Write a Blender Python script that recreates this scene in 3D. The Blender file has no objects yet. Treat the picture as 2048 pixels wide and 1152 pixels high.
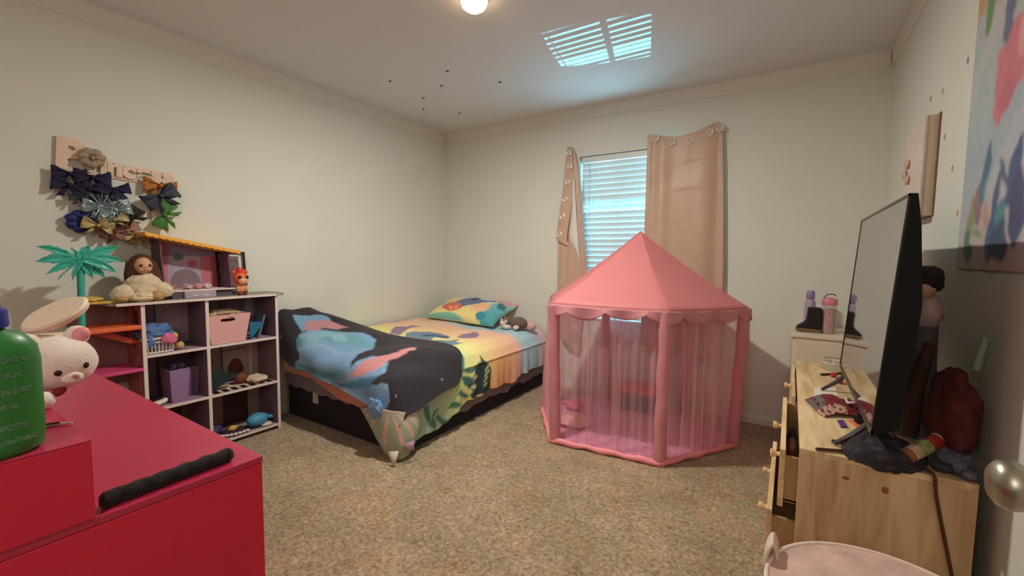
import bpy, bmesh, math, random
import numpy as np
from mathutils import Vector, Matrix, noise

S = bpy.context.scene
COL = S.collection
# ------------------------------------------------------------------ camera
CH = 1.1726; H0 = 2.44
f_px, yaw, pitch, roll = 862.9, 0.5727, 0.0731, 0.0126
cam = bpy.data.cameras.new('camera'); camo = bpy.data.objects.new('camera', cam); COL.objects.link(camo)
cam.sensor_fit = 'HORIZONTAL'; cam.sensor_width = 36; cam.lens = f_px / 2048 * 36; cam.clip_start = 0.02
_F = Vector((-math.sin(yaw) * math.cos(pitch), math.cos(yaw) * math.cos(pitch), -math.sin(pitch)))
_R0 = Vector((math.cos(yaw), math.sin(yaw), 0)); _U0 = _R0.cross(_F)
_R = _R0 * math.cos(roll) + _U0 * math.sin(roll); _U = -_R0 * math.sin(roll) + _U0 * math.cos(roll)
camo.matrix_world = Matrix(((_R.x, _U.x, -_F.x, 0), (_R.y, _U.y, -_F.y, 0), (_R.z, _U.z, -_F.z, CH), (0, 0, 0, 1)))
S.camera = camo
# ------------------------------------------------------------------ world, daylight, exposure
w = bpy.data.worlds.new('World'); S.world = w; w.use_nodes = True
w.node_tree.nodes['Background'].inputs['Color'].default_value = (0.16, 0.55, 1.0, 1)
w.node_tree.nodes['Background'].inputs['Strength'].default_value = 1.5
S.view_settings.view_transform = 'Standard'; S.view_settings.look = 'None'
S.view_settings.exposure = 0.27; S.view_settings.gamma = 1.0; S.view_settings.use_curve_mapping = False
try: S.cycles.use_denoising = True; S.cycles.transparent_max_bounces = 24
except Exception: pass

def light(name, typ, loc, energy, color, rot=None, **kw):
    l = bpy.data.lights.new(name, typ); l.energy = energy; l.color = color
    for k, v in kw.items(): setattr(l, k, v)
    o = bpy.data.objects.new(name, l); COL.objects.link(o); o.location = loc
    if rot is not None: o.rotation_euler = rot
    return o
LAMP = Vector((-1.375, 1.755, 2.36))
light('ceiling_lamp_light', 'AREA', (LAMP.x, LAMP.y, 2.368), 33, (1.0, 0.975, 0.86), (0, 0, 0), shape='DISK', size=0.11)
# daylight entering the window (just outside the glass), and low sun bounced up off something outside
wl = light('window_daylight', 'AREA', (-1.14, 3.70, 1.30), 22, (0.42, 0.86, 1.0), (math.radians(-90), 0, 0), shape='RECTANGLE', size=0.95, size_y=1.45)
sd = Vector((0.25, -1.0, 0.93)).normalized()      # sunlight thrown up by a car or pool below: a small bright patch on the ceiling
sp = Vector((-0.96, 2.54, H0)) - sd * 9.0
sn = light('reflected_sun', 'SPOT', sp, 5400, (0.28, 0.88, 1.0), spot_size=math.radians(8.5), spot_blend=0.10, shadow_soft_size=0.010)
sn.scale = (1, 0.27, 1)
sn.rotation_euler = sd.to_track_quat('-Z', 'Y').to_euler()
gs = light('ground_bounce', 'SUN', (-1.2, 5, 0), 3.2, (0.36, 0.84, 1.0), angle=math.radians(46))
gs.rotation_euler = Vector((0.12, -0.55, 1.0)).normalized().to_track_quat('-Z', 'Y').to_euler()
# soft warm light of the hallway behind the open doorway
light('hallway_light', 'AREA', (-0.15, -0.95, 1.9), 10.0, (1.0, 0.90, 0.78), (math.radians(68), 0, math.radians(25)), shape='RECTANGLE', size=0.8, size_y=0.8)

# ------------------------------------------------------------------ materials
def lin(c):
    return tuple((x / 255 / 12.92 if x / 255 <= 0.04045 else ((x / 255 + 0.055) / 1.055) ** 2.4) for x in c)
_m = {}
def mat(name, rgb, rough=0.6, var=0.08, scale=40, bump=0.0, bscale=None, metal=0.0, spec=0.5, sheen=0.0, emit=None, es=0, attr=None, coat=0, trans=0.0, ior=1.45):
    if name in _m: return _m[name]
    m = bpy.data.materials.new(name); m.use_nodes = True; n = m.node_tree.nodes; L = m.node_tree.links
    b = n['Principled BSDF']; c = lin(rgb)
    b.inputs['Roughness'].default_value = rough; b.inputs['Metallic'].default_value = metal
    b.inputs['Specular IOR Level'].default_value = spec; b.inputs['IOR'].default_value = ior
    if sheen: b.inputs['Sheen Weight'].default_value = sheen
    if coat: b.inputs['Coat Weight'].default_value = coat
    if trans: b.inputs['Transmission Weight'].default_value = trans
    tc = n.new('ShaderNodeTexCoord'); nz = n.new('ShaderNodeTexNoise')
    nz.inputs['Scale'].default_value = scale; nz.inputs['Detail'].default_value = 4
    L.new(tc.outputs['Object'], nz.inputs['Vector'])
    mr = n.new('ShaderNodeMapRange'); mr.inputs[1].default_value = 0.3; mr.inputs[2].default_value = 0.7
    mr.inputs[3].default_value = 1 - var; mr.inputs[4].default_value = 1 + var
    L.new(nz.outputs['Fac'], mr.inputs[0])
    vm = n.new('ShaderNodeVectorMath'); vm.operation = 'SCALE'
    if attr:
        a = n.new('ShaderNodeAttribute'); a.attribute_name = attr; L.new(a.outputs['Color'], vm.inputs[0])
    else:
        vm.inputs[0].default_value = c
    L.new(mr.outputs[0], vm.inputs['Scale']); L.new(vm.outputs[0], b.inputs['Base Color'])
    if bump:
        n2 = n.new('ShaderNodeTexNoise'); n2.inputs['Scale'].default_value = bscale or scale * 4; n2.inputs['Detail'].default_value = 5
        L.new(tc.outputs['Object'], n2.inputs['Vector'])
        bp = n.new('ShaderNodeBump'); bp.inputs['Strength'].default_value = bump; bp.inputs['Distance'].default_value = 0.01
        L.new(n2.outputs['Fac'], bp.inputs['Height']); L.new(bp.outputs[0], b.inputs['Normal'])
    if emit:
        b.inputs['Emission Color'].default_value = (*lin(emit), 1); b.inputs['Emission Strength'].default_value = es
    _m[name] = m; return m

def mix_clear(name, rgb, opacity, wave=0.0, wscale=30, gloss=0.0):
    """thin see-through film or netting: transparent mixed with a thin coloured cloth"""
    if name in _m: return _m[name]
    m = bpy.data.materials.new(name); m.use_nodes = True; n = m.node_tree.nodes; L = m.node_tree.links
    n.remove(n['Principled BSDF']); out = n['Material Output']
    tr = n.new('ShaderNodeBsdfTransparent'); df = n.new('ShaderNodeBsdfDiffuse'); tl = n.new('ShaderNodeBsdfTranslucent')
    c = (*lin(rgb), 1); df.inputs[0].default_value = c; tl.inputs[0].default_value = c
    tr.inputs[0].default_value = tuple(0.95 + 0.05 * x for x in lin(rgb)) + (1,)
    ad = n.new('ShaderNodeMixShader'); ad.inputs[0].default_value = 0.4; L.new(df.outputs[0], ad.inputs[1]); L.new(tl.outputs[0], ad.inputs[2])
    last = ad
    if gloss:
        g = n.new('ShaderNodeBsdfGlossy'); g.inputs['Roughness'].default_value = 0.12
        mg = n.new('ShaderNodeMixShader'); mg.inputs[0].default_value = gloss; L.new(ad.outputs[0], mg.inputs[1]); L.new(g.outputs[0], mg.inputs[2]); last = mg
    mx = n.new('ShaderNodeMixShader'); L.new(tr.outputs[0], mx.inputs[1]); L.new(last.outputs[0], mx.inputs[2])
    mx.inputs[0].default_value = opacity
    if wave:
        tc = n.new('ShaderNodeTexCoord'); mp = n.new('ShaderNodeMapping'); mp.inputs['Scale'].default_value = (1, 1, 0.06)
        nz = n.new('ShaderNodeTexNoise'); nz.inputs['Scale'].default_value = wscale; nz.inputs['Detail'].default_value = 2
        mr = n.new('ShaderNodeMapRange'); mr.inputs[1].default_value = 0.35; mr.inputs[2].default_value = 0.7
        mr.inputs[3].default_value = opacity * (1 - wave); mr.inputs[4].default_value = min(0.95, opacity * (1 + wave))
        L.new(tc.outputs['Object'], mp.inputs[0]); L.new(mp.outputs[0], nz.inputs['Vector']); L.new(nz.outputs['Fac'], mr.inputs[0]); L.new(mr.outputs[0], mx.inputs[0])
    L.new(mx.outputs[0], out.inputs[0]); _m[name] = m; return m

def pine(name='pine_wood', rgb=(212, 180, 140), axis=(1, 1, 0.12), knots=True):
    if name in _m: return _m[name]
    m = bpy.data.materials.new(name); m.use_nodes = True; n = m.node_tree.nodes; L = m.node_tree.links; b = n['Principled BSDF']
    b.inputs['Roughness'].default_value = 0.55
    tc = n.new('ShaderNodeTexCoord'); mp = n.new('ShaderNodeMapping'); mp.inputs['Scale'].default_value = axis
    nz = n.new('ShaderNodeTexNoise'); nz.inputs['Scale'].default_value = 26; nz.inputs['Detail'].default_value = 3; nz.inputs['Distortion'].default_value = 0.6
    L.new(tc.outputs['Object'], mp.inputs[0]); L.new(mp.outputs[0], nz.inputs['Vector'])
    cr = n.new('ShaderNodeValToRGB'); c = lin(rgb)
    cr.color_ramp.elements[0].position = 0.32; cr.color_ramp.elements[0].color = (c[0] * 0.72, c[1] * 0.62, c[2] * 0.5, 1)
    cr.color_ramp.elements[1].position = 0.62; cr.color_ramp.elements[1].color = (c[0] * 1.08, c[1] * 1.06, c[2] * 1.05, 1)
    L.new(nz.outputs['Fac'], cr.inputs[0]); L.new(cr.outputs[0], b.inputs['Base Color'])
    _m[name] = m; return m

def glassy(name='window_glass', tint=(0.92, 0.97, 1.0), gl=0.06):
    if name in _m: return _m[name]
    m = bpy.data.materials.new(name); m.use_nodes = True; n = m.node_tree.nodes; L = m.node_tree.links
    n.remove(n['Principled BSDF']); tr = n.new('ShaderNodeBsdfTransparent'); tr.inputs[0].default_value = (*tint, 1)
    g = n.new('ShaderNodeBsdfGlossy'); g.inputs['Roughness'].default_value = 0.04
    mx = n.new('ShaderNodeMixShader'); mx.inputs[0].default_value = gl
    L.new(tr.outputs[0], mx.inputs[1]); L.new(g.outputs[0], mx.inputs[2]); L.new(mx.outputs[0], n['Material Output'].inputs[0])
    _m[name] = m; return m

# ------------------------------------------------------------------ mesh builder
class MB:
    def __init__(s): s.v = []; s.f = []; s.c = None
    def add(s, vs, fs, M=None):
        k = len(s.v); s.v += [tuple(M @ Vector(p)) if M is not None else tuple(p) for p in vs]; s.f += [tuple(i + k for i in q) for q in fs]; return s
    def box(s, x0, x1, y0, y1, z0, z1, M=None):
        vs = [(x, y, z) for x in (x0, x1) for y in (y0, y1) for z in (z0, z1)]
        return s.add(vs, [(0, 1, 3, 2), (4, 6, 7, 5), (0, 4, 5, 1), (2, 3, 7, 6), (0, 2, 6, 4), (1, 5, 7, 3)], M)
    def tube(s, pts, r, n=8, cap=True):
        pts = [Vector(p) for p in pts]; R = r if isinstance(r, (list, tuple)) else [r] * len(pts); vs = []; fs = []; prev = None
        for i, p in enumerate(pts):
            t = (pts[min(i + 1, len(pts) - 1)] - pts[max(i - 1, 0)]).normalized()
            a = prev if prev is not None else (Vector((0, 0, 1)) if abs(t.z) < 0.9 else Vector((1, 0, 0)))
            a = (a - t * a.dot(t)).normalized(); b = t.cross(a); prev = a
            for k in range(n):
                q = 2 * math.pi * k / n; vs.append(p + (a * math.cos(q) + b * math.sin(q)) * R[i])
        for i in range(len(pts) - 1):
            for k in range(n): fs.append((i * n + k, i * n + (k + 1) % n, (i + 1) * n + (k + 1) % n, (i + 1) * n + k))
        if cap: fs += [tuple(reversed(range(n))), tuple((len(pts) - 1) * n + k for k in range(n))]
        return s.add(vs, fs)
    def lathe(s, prof, c=(0, 0, 0), n=24, M=None, sx=1, sy=1):
        vs = []; fs = []
        for r, z in prof:
            for k in range(n):
                a = 2 * math.pi * k / n; vs.append((c[0] + r * sx * math.cos(a), c[1] + r * sy * math.sin(a), c[2] + z))
        m = len(prof)
        for i in range(m - 1):
            for k in range(n): fs.append((i * n + k, i * n + (k + 1) % n, (i + 1) * n + (k + 1) % n, (i + 1) * n + k))
        fs += [tuple(reversed(range(n))), tuple((m - 1) * n + k for k in range(n))]
        return s.add(vs, fs, M)
    def prism(s, poly, ax, a, b, M=None):
        """polygon extruded along axis ax ('x': poly is (y,z); 'y': (x,z); 'z': (x,y))"""
        def P(p, t): return (t, p[0], p[1]) if ax == 'x' else ((p[0], t, p[1]) if ax == 'y' else (p[0], p[1], t))
        n = len(poly); vs = [P(p, a) for p in poly] + [P(p, b) for p in poly]
        fs = [tuple(range(n)), tuple(reversed(range(n, 2 * n)))] + [(i, n + i, n + (i + 1) % n, (i + 1) % n) for i in range(n)]
        return s.add(vs, fs, M)
    def ell(s, c, r, n=20, m=12, nz=0.0, sc=8, M=None, flat=None):
        if not isinstance(r, (tuple, list)): r = (r, r, r)
        vs = []; fs = []; sd = Vector((c[0] * 7.3, c[1] * 5.1, c[2] * 3.7))
        for i in range(m + 1):
            th = math.pi * i / m
            for k in range(n):
                ph = 2 * math.pi * k / n; d = Vector((math.sin(th) * math.cos(ph), math.sin(th) * math.sin(ph), math.cos(th)))
                q = 1 + (nz * noise.noise(d * sc * 0.4 + sd) + nz * 0.5 * noise.noise(d * sc + sd) if nz else 0)
                p = Vector((d.x * r[0] * q, d.y * r[1] * q, d.z * r[2] * q))
                if flat is not None and p.z < flat: p.z = flat
                if M is not None: p = M @ p
                vs.append((c[0] + p.x, c[1] + p.y, c[2] + p.z))
        for i in range(m):
            for k in range(n): fs.append((i * n + k, (i + 1) * n + k, (i + 1) * n + (k + 1) % n, i * n + (k + 1) % n))
        return s.add(vs, fs)
    def grid(s, P, thick=0.0):
        """P: (nv,nu,3) array of points"""
        nv, nu, _ = P.shape; k = len(s.v); s.v += [tuple(p) for p in P.reshape(-1, 3).tolist()]
        for j in range(nv - 1):
            for i in range(nu - 1): s.f.append((k + j * nu + i, k + j * nu + i + 1, k + (j + 1) * nu + i + 1, k + (j + 1) * nu + i))
        return s
    def build(s, name, m, parent=None, smooth=True, bevel=0.0, colors=None, solid=0.0, sub=0, offset=-1):
        me = bpy.data.meshes.new(name)
        V = np.array(s.v, float)
        if parent is not None: org = Vector(parent['_o']) if '_o' in parent else Vector((0, 0, 0))
        else:
            lo, hi = V.min(0), V.max(0); org = Vector(((lo[0] + hi[0]) / 2, (lo[1] + hi[1]) / 2, lo[2]))
        me.from_pydata([tuple(p) for p in (V - np.array(org)).tolist()], [], s.f); me.validate()
        bm = bmesh.new(); bm.from_mesh(me)
        if colors is None: bmesh.ops.remove_doubles(bm, verts=bm.verts, dist=1e-5)
        bmesh.ops.recalc_face_normals(bm, faces=bm.faces)
        bm.to_mesh(me); bm.free()
        if colors is not None:
            ca = me.color_attributes.new('Col', 'FLOAT_COLOR', 'POINT')
            ca.data.foreach_set('color', np.concatenate([colors, np.ones((len(colors), 1))], 1).astype(np.float32).ravel())
        me.materials.append(m)
        if smooth:
            me.shade_smooth() if hasattr(me, 'shade_smooth') else None
            try: me.set_sharp_from_angle(angle=math.radians(38))
            except Exception: pass
        o = bpy.data.objects.new(name, me); COL.objects.link(o); o['_o'] = tuple(org)
        if parent is not None: o.parent = parent
        else: o.location = org
        if solid: md = o.modifiers.new('solid', 'SOLIDIFY'); md.thickness = solid; md.offset = offset
        if bevel: md = o.modifiers.new('bevel', 'BEVEL'); md.width = bevel; md.segments = 2; md.limit_method = 'ANGLE'
        if sub: md = o.modifiers.new('sub', 'SUBSURF'); md.levels = sub; md.render_levels = sub
        return o

def thing(name, label, cat, loc, group=None):
    o = bpy.data.objects.new(name, None); COL.objects.link(o); o.location = loc; o.empty_display_size = 0.05
    o['label'] = label; o['category'] = cat; o['_o'] = tuple(loc)
    if group: o['group'] = group
    return o
def tag(o, label, cat, group=None, kind=None):
    o['label'] = label; o['category'] = cat
    if group: o['group'] = group
    if kind: o['kind'] = kind
    return o
def struct(o): o['kind'] = 'structure'; return o
def rot(ax, deg): return Matrix.Rotation(math.radians(deg), 4, ax)
def T(x, y, z): return Matrix.Translation((x, y, z))

def inpoly(u, v, poly):
    ins = np.zeros(u.shape, bool); n = len(poly)
    for i in range(n):
        x1, y1 = poly[i]; x2, y2 = poly[(i + 1) % n]
        if y1 == y2: continue
        c = ((y1 > v) != (y2 > v)) & (u < (x2 - x1) * (v - y1) / (y2 - y1) + x1); ins ^= c
    return ins
def wob(u, v, a=0.01, k=20, ph=0):
    return (u + a * np.sin(v * k + 1.3 + ph) * np.cos(u * k * 0.7 + ph) + a * .5 * np.sin(v * k * 2.3 + u * k * 1.7), v + a * np.sin(u * k * 1.1 + 0.5 + ph) + a * .5 * np.cos(u * k * 2.1 - v * k * 1.3))
def snoise(u, v, k=6, seed=0):
    r = np.random.RandomState(seed); o = 0
    for i in range(6):
        a, b, p = r.uniform(-1, 1), r.uniform(-1, 1), r.uniform(0, 6.3); o = o + np.sin((a * u + b * v) * k * (1 + i * .5) + p) / (1 + i * .4)
    return o / 3
def ramp(q, stops):
    xs = [s[0] for s in stops]; cs = np.array([lin(s[1]) for s in stops])
    return np.stack([np.interp(q, xs, cs[:, i]) for i in range(3)], -1)
def put(Cc, mask, rgb): Cc[mask] = lin(rgb)
def soften(Cc, n=3):
    for _ in range(n):
        for ax in (0, 1):
            p = np.pad(Cc, [(1, 1) if i == ax else (0, 0) for i in range(3)], mode='edge')
            Cc = (p[:-2] + 2 * p[1:-1] + p[2:]) / 4 if ax == 0 else (p[:, :-2] + 2 * p[:, 1:-1] + p[:, 2:]) / 4
    return Cc

# ------------------------------------------------------------------ ROOM
L, D, RW, H = 3.096, 3.488, 0.459, 2.44
YF = -1.05
M_wall = mat('painted_wall', (220, 219, 209), 0.8, 0.012, 3, 0.12, 260)
M_ceil = mat('painted_ceiling', (225, 227, 225), 0.85, 0.012, 3, 0.2, 180)
M_trim = mat('painted_trim', (221, 219, 209), 0.55, 0.01, 5)
WX0, WX1, WZ0, WZ1 = -1.575, -0.66, 0.64, 2.035
struct(MB().box(-L - .12, -L, YF, D + .15, 0, H).build('wall_left', M_wall, smooth=False))
struct(MB().box(RW, RW + .12, YF, D + .15, 0, H).build('wall_right', M_wall, smooth=False))
wb = MB()
wb.box(-L, WX0, D, D + .15, 0, H).box(WX1, RW, D, D + .15, 0, H).box(WX0, WX1, D, D + .15, 0, WZ0).box(WX0, WX1, D, D + .15, WZ1, H)
struct(wb.build('wall_back', M_wall, smooth=False))
# front wall with the doorway the picture is taken from
wf = MB(); wf.box(-L, -0.62, YF - .12, YF, 0, H).box(0.30, RW, YF - .12, YF, 0, H).box(-0.62, 0.30, YF - .12, YF, 2.05, H)
struct(wf.build('wall_front', M_wall, smooth=False))
struct(MB().box(-L - .12, RW + .12, YF - .12, D + .15, H, H + .1).build('ceiling', M_ceil, smooth=False))

struct(MB().box(-1.3, RW + .12, -2.4, -2.3, 0, H).build('wall_unseen_hall', M_wall, smooth=False))  # unseen hallway shell added to keep the sky light out of the doorway
struct(MB().box(-1.4, -1.3, -2.4, YF - .12, 0, H).box(RW + .02, RW + .12, -2.3, YF - .12, 0, H).build('wall_unseen_hall_sides', M_wall, smooth=False))
struct(MB().box(-1.4, RW + .12, -2.4, YF - .12, H, H + .1).build('ceiling_unseen_hall', M_ceil, smooth=False))
struct(MB().box(-1.4, RW + .12, -2.4, YF - .10, -.03, 0).build('floor_unseen_hall', mat('hall_carpet', (170, 144, 112), .95, .2, 60), smooth=False))
def carpet_mat():
    m = bpy.data.materials.new('carpet_pile'); m.use_nodes = True; n = m.node_tree.nodes; Lk = m.node_tree.links; b = n['Principled BSDF']
    b.inputs['Roughness'].default_value = 0.95; b.inputs['Specular IOR Level'].default_value = 0.1; b.inputs['Sheen Weight'].default_value = 0.25
    tc = n.new('ShaderNodeTexCoord')
    def nz(sc, det, dist=0):
        t = n.new('ShaderNodeTexNoise'); t.inputs['Scale'].default_value = sc; t.inputs['Detail'].default_value = det; t.inputs['Distortion'].default_value = dist
        Lk.new(tc.outputs['Object'], t.inputs['Vector']); return t
    a = nz(62, 3, 0.6); c = nz(2.6, 3, 0.3); d = nz(11, 4)
    cr = n.new('ShaderNodeValToRGB'); e = cr.color_ramp.elements
    e[0].position = 0.30; e[0].color = (*lin((134, 112, 86)), 1); e[1].position = 0.70; e[1].color = (*lin((192, 172, 144)), 1)
    x = e.new(0.50); x.color = (*lin((166, 145, 117)), 1)
    Lk.new(a.outputs['Fac'], cr.inputs[0])
    def sc(src, lo, hi):
        mr = n.new('ShaderNodeMapRange'); mr.inputs[1].default_value = 0.35; mr.inputs[2].default_value = 0.65; mr.inputs[3].default_value = lo; mr.inputs[4].default_value = hi
        Lk.new(src.outputs['Fac'], mr.inputs[0]); return mr
    m1 = sc(c, 0.86, 1.1); m2 = sc(d, 0.9, 1.08)
    mu = n.new('ShaderNodeMath'); mu.operation = 'MULTIPLY'; Lk.new(m1.outputs[0], mu.inputs[0]); Lk.new(m2.outputs[0], mu.inputs[1])
    v = n.new('ShaderNodeVectorMath'); v.operation = 'SCALE'; Lk.new(cr.outputs[0], v.inputs[0]); Lk.new(mu.outputs[0], v.inputs['Scale'])
    pt = nz(38, 2, 1.2); mr3 = n.new('ShaderNodeMapRange'); mr3.inputs[1].default_value = 0.30; mr3.inputs[2].default_value = 0.40; mr3.inputs[3].default_value = 0.70; mr3.inputs[4].default_value = 1.0
    Lk.new(pt.outputs['Fac'], mr3.inputs[0]); v2 = n.new('ShaderNodeVectorMath'); v2.operation = 'SCALE'; Lk.new(v.outputs[0], v2.inputs[0]); Lk.new(mr3.outputs[0], v2.inputs['Scale'])
    Lk.new(v2.outputs[0], b.inputs['Base Color'])
    hz = nz(5.5, 4, 0.8); mh = n.new('ShaderNodeMix'); mh.data_type = 'RGBA'; mh.blend_type = 'MULTIPLY'; mh.inputs[7].default_value = (1.0, 0.86, 0.72, 1)
    mr4 = n.new('ShaderNodeMapRange'); mr4.inputs[1].default_value = 0.50; mr4.inputs[2].default_value = 0.66; mr4.inputs[3].default_value = 0.0; mr4.inputs[4].default_value = 0.75
    Lk.new(hz.outputs['Fac'], mr4.inputs[0]); Lk.new(mr4.outputs[0], mh.inputs[0]); Lk.new(v2.outputs[0], mh.inputs[6]); Lk.new(mh.outputs[2], b.inputs['Base Color'])
    bp = n.new('ShaderNodeBump'); bp.inputs['Strength'].default_value = 0.6; bp.inputs['Distance'].default_value = 0.02
    Lk.new(a.outputs['Fac'], bp.inputs['Height']); Lk.new(bp.outputs[0], b.inputs['Normal']); return m
def floor_mesh():
    nx, ny = 240, 300; xs = np.linspace(-L - .02, RW + .02, nx); ys = np.linspace(YF - .1, D + .02, ny); X, Y = np.meshgrid(xs, ys)
    r = np.random.RandomState(3); Z = r.uniform(-0.004, 0.0, X.shape)
    mb = MB(); mb.grid(np.stack([X, Y, Z], -1)); return mb
fl = MB(); 
struct(floor_mesh().build('floor', carpet_mat()))

k = [0]
def trim(mb, m=M_trim, nm='trim'):
    k[0] += 1; return struct(mb.build('%s_%d' % (nm, k[0]), m, smooth=False))
hs = 0.0985
trim(MB().prism([(-L, H - hs), (-L + .006, H - hs), (-L + .018, H - .012), (-L + .018, H), (-L, H)], 'y', YF, D))
trim(MB().prism([(RW, H - hs), (RW, H), (RW - .018, H), (RW - .018, H - .012), (RW - .006, H - hs)], 'y', YF, D))
trim(MB().prism([(D, H - hs), (D, H), (D - .018, H), (D - .018, H - .012), (D - .006, H - hs)], 'x', -L + .019, RW - .019))
def base(nm, mb): struct(mb.build(nm, M_trim, smooth=False))
bh = 0.062
base('baseboard_back', MB().prism([(D, 0), (D, bh), (D - .006, bh), (D - .009, bh - .012), (D - .013, bh - .018), (D - .013, 0)], 'x', -L + .014, RW - .014))
base('baseboard_left', MB().prism([(-L, 0), (-L + .013, 0), (-L + .013, bh - .018), (-L + .006, bh), (-L, bh)], 'y', YF, D))
base('baseboard_right', MB().prism([(RW, 0), (RW, bh), (RW - .006, bh), (RW - .013, bh - .018), (RW - .013, 0)], 'y', YF, D))

# window: white vinyl sashes, glass, sill
M_vinyl = mat('white_vinyl', (235, 238, 236), 0.35, 0.01)
wf = MB(); fy0, fy1 = D + .085, D + .145
wf.box(WX0, WX0 + .035, fy0, fy1, WZ0, WZ1).box(WX1 - .035, WX1, fy0, fy1, WZ0, WZ1).box(WX0, WX1, fy0, fy1, WZ1 - .035, WZ1).box(WX0, WX1, fy0, fy1, WZ0, WZ0 + .03)
wm = (WX0 + WX1) / 2
wf.box(-1.252, -1.226, fy0 + .012, fy1 - .02, WZ0, WZ1)
win = struct(wf.build('window_1', M_vinyl, smooth=False, bevel=.002))
MB().box(WX0 + .03, WX1 - .03, fy0 + .024, fy0 + .028, WZ0 + .025, WZ1 - .03).build('pane', glassy(), win, smooth=False)
MB().box(WX0 - .0, WX1 + .0, D - .012, fy0, WZ0 - .0, WZ0 + .012).build('window_sill', M_trim, win, smooth=False, bevel=.003)

# faux-wood blind
M_slat = mat('blind_slat', (216, 222, 220), 0.4, 0.01)
bx0, bx1, by = WX0 + .012, WX1 - .012, D + .048
bl = thing('window_blind', 'white horizontal slat blind hanging in the window between the curtains', 'blind', (wm, by, 0.75))
MB().box(bx0, bx1, by - .024, by + .026, WZ1 - .052, WZ1 - .004).build('headrail', M_slat, bl, smooth=False, bevel=.002)
zz = WZ1 - .078; i = 0
while zz > 0.80:
    ang = 67 if not (1.575 < zz < 1.665) else 42
    mb = MB(); P = []
    for q in range(6):
        a = -0.0245 + 0.049 * q / 5; P.append((a, 0.0018 * (1 - (2 * q / 5 - 1) ** 2)))
    poly = P + [(a, b - 0.0026) for a, b in reversed(P)]
    mb.prism(poly, 'x', -(bx1 - bx0) / 2, (bx1 - bx0) / 2)
    mb2 = MB(); mb2.add(mb.v, mb.f, T(wm, by, zz) @ rot('X', -ang))
    mb2.build('slat', M_slat, bl, smooth=False)
    zz -= 0.0466; i += 1
MB().box(bx0, bx1, by - .018, by + .018, 0.770, 0.785).build('bottom_rail', M_slat, bl, smooth=False, bevel=.003)
for cx in (bx0 + .11, wm, bx1 - .11):
    mb = MB(); mb.tube([(cx, by - .0262, WZ1 - .05), (cx, by - .0262, .78)], .0009, 5).tube([(cx, by + .0262, WZ1 - .05), (cx, by + .0262, .78)], .0009, 5)
    mb.build('ladder_cord', M_slat, bl)
MB().tube([(bx0 + .075, by - .032, WZ1 - .05), (bx0 + .078, by - .033, 1.2)], .0035, 8).build('tilt_wand', mat('clear_wand', (205, 235, 240), .2), bl)

# ------------------------------------------------------------------ ceiling light and marks
cl = thing('ceiling_light', 'small glowing dome light fixed to the ceiling', 'ceiling light', (LAMP.x, LAMP.y, 2.355))
MB().lathe([(.072, 2.44), (.074, 2.43), (.069, 2.424)], (LAMP.x, LAMP.y, 0), 40).build('base_ring', M_trim, cl)
MB().lathe([(.066, 2.426), (.064, 2.410), (.056, 2.394), (.037, 2.380), (.010, 2.374)], (LAMP.x, LAMP.y, 0), 40).build('diffuser', mat('lamp_diffuser', (255, 240, 215), .4, emit=(255, 214, 160), es=9), cl)
M_dot = mat('dark_tack', (66, 62, 58), .5)
for i, (x, y, lb) in enumerate([(-2.529, 2.242, 'furthest left'), (-2.053, 2.33, 'furthest towards the ceiling light'), (-2.262, 2.5, 'just below the one nearest the light'), (-2.562, 2.618, 'third from the corner'),
                    (-2.75, 2.809, 'nearest the left wall corner'), (-2.547, 3.051, 'nearest the back wall'), (-1.85, 2.672, 'furthest right')]):
    mb = MB(); mb.lathe([(.009, 0), (.010, -.002), (.007, -.005), (.002, -.0065)], (x, y, H), 10, sx=1.2)
    tag(mb.build('ceiling_tack', M_dot), 'dark tack in the ceiling group, %s' % lb, 'tack', 'dark tacks on the ceiling')

# ------------------------------------------------------------------ CURTAINS
M_cur = mat('curtain_satin', (198, 164, 143), 0.42, 0.04, 12, 0.1, 90, sheen=0.3)
M_lining = mat('curtain_lining', (214, 208, 204), .35, .03)
M_grom = mat('chrome_grommet', (226, 222, 218), .42, .03, metal=.45)
def curtain_sheet(rows, nu=90, nv=120, fold=None):
    from_rows = np.array(rows, float)   # (R, C, 3)
    P = net(from_rows, nu, nv)
    if fold is not None:
        u = np.linspace(0, 1, nu)[None, :]; v = np.linspace(0, 1, nv)[:, None]; P[:, :, 1] += fold(u, v)
    return P
def cr(P, t):
    n = len(P) - 1; t = np.clip(t, 0, 1) * n; i = np.minimum(t.astype(int), n - 1); f = (t - i)[:, None]
    g = lambda q: P[np.clip(q, 0, n)]
    a, b, c, d = g(i - 1), g(i), g(i + 1), g(i + 2)
    a = np.where((i == 0)[:, None], 2 * b - c, a); d = np.where((i == n - 1)[:, None], 2 * c - b, d)
    return .5 * ((2 * b) + (c - a) * f + (2 * a - 5 * b + 4 * c - d) * f ** 2 + (3 * b - a - 3 * c + d) * f ** 3)
def net(N, nu, nv):
    N = np.array(N, float); R, Cn, _ = N.shape; u = np.linspace(0, 1, nu); v = np.linspace(0, 1, nv)
    A = np.stack([cr(N[r], u) for r in range(R)]); out = np.zeros((nv, nu, 3))
    for q in range(nu): out[:, q] = cr(A[:, q], v)
    return out
def grommet(cx, cy, cz, par, nm='grommet', r=.021):
    mb = MB(); n = 20; prof = []
    pts = [(cx + r * math.cos(a), cy, cz + r * math.sin(a)) for a in [2 * math.pi * q / n for q in range(n + 1)]]
    mb.tube(pts, .0055, 8, cap=False)
    g = mb.build(nm, M_grom, par)
    MB().lathe([(.0185, -.001), (.0185, .001)], (0, 0, 0), 18, T(cx, cy + .004, cz) @ rot('X', 90)).build('eyelet', mat('eyelet_dark', (196, 178, 162), .6), g)
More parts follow.
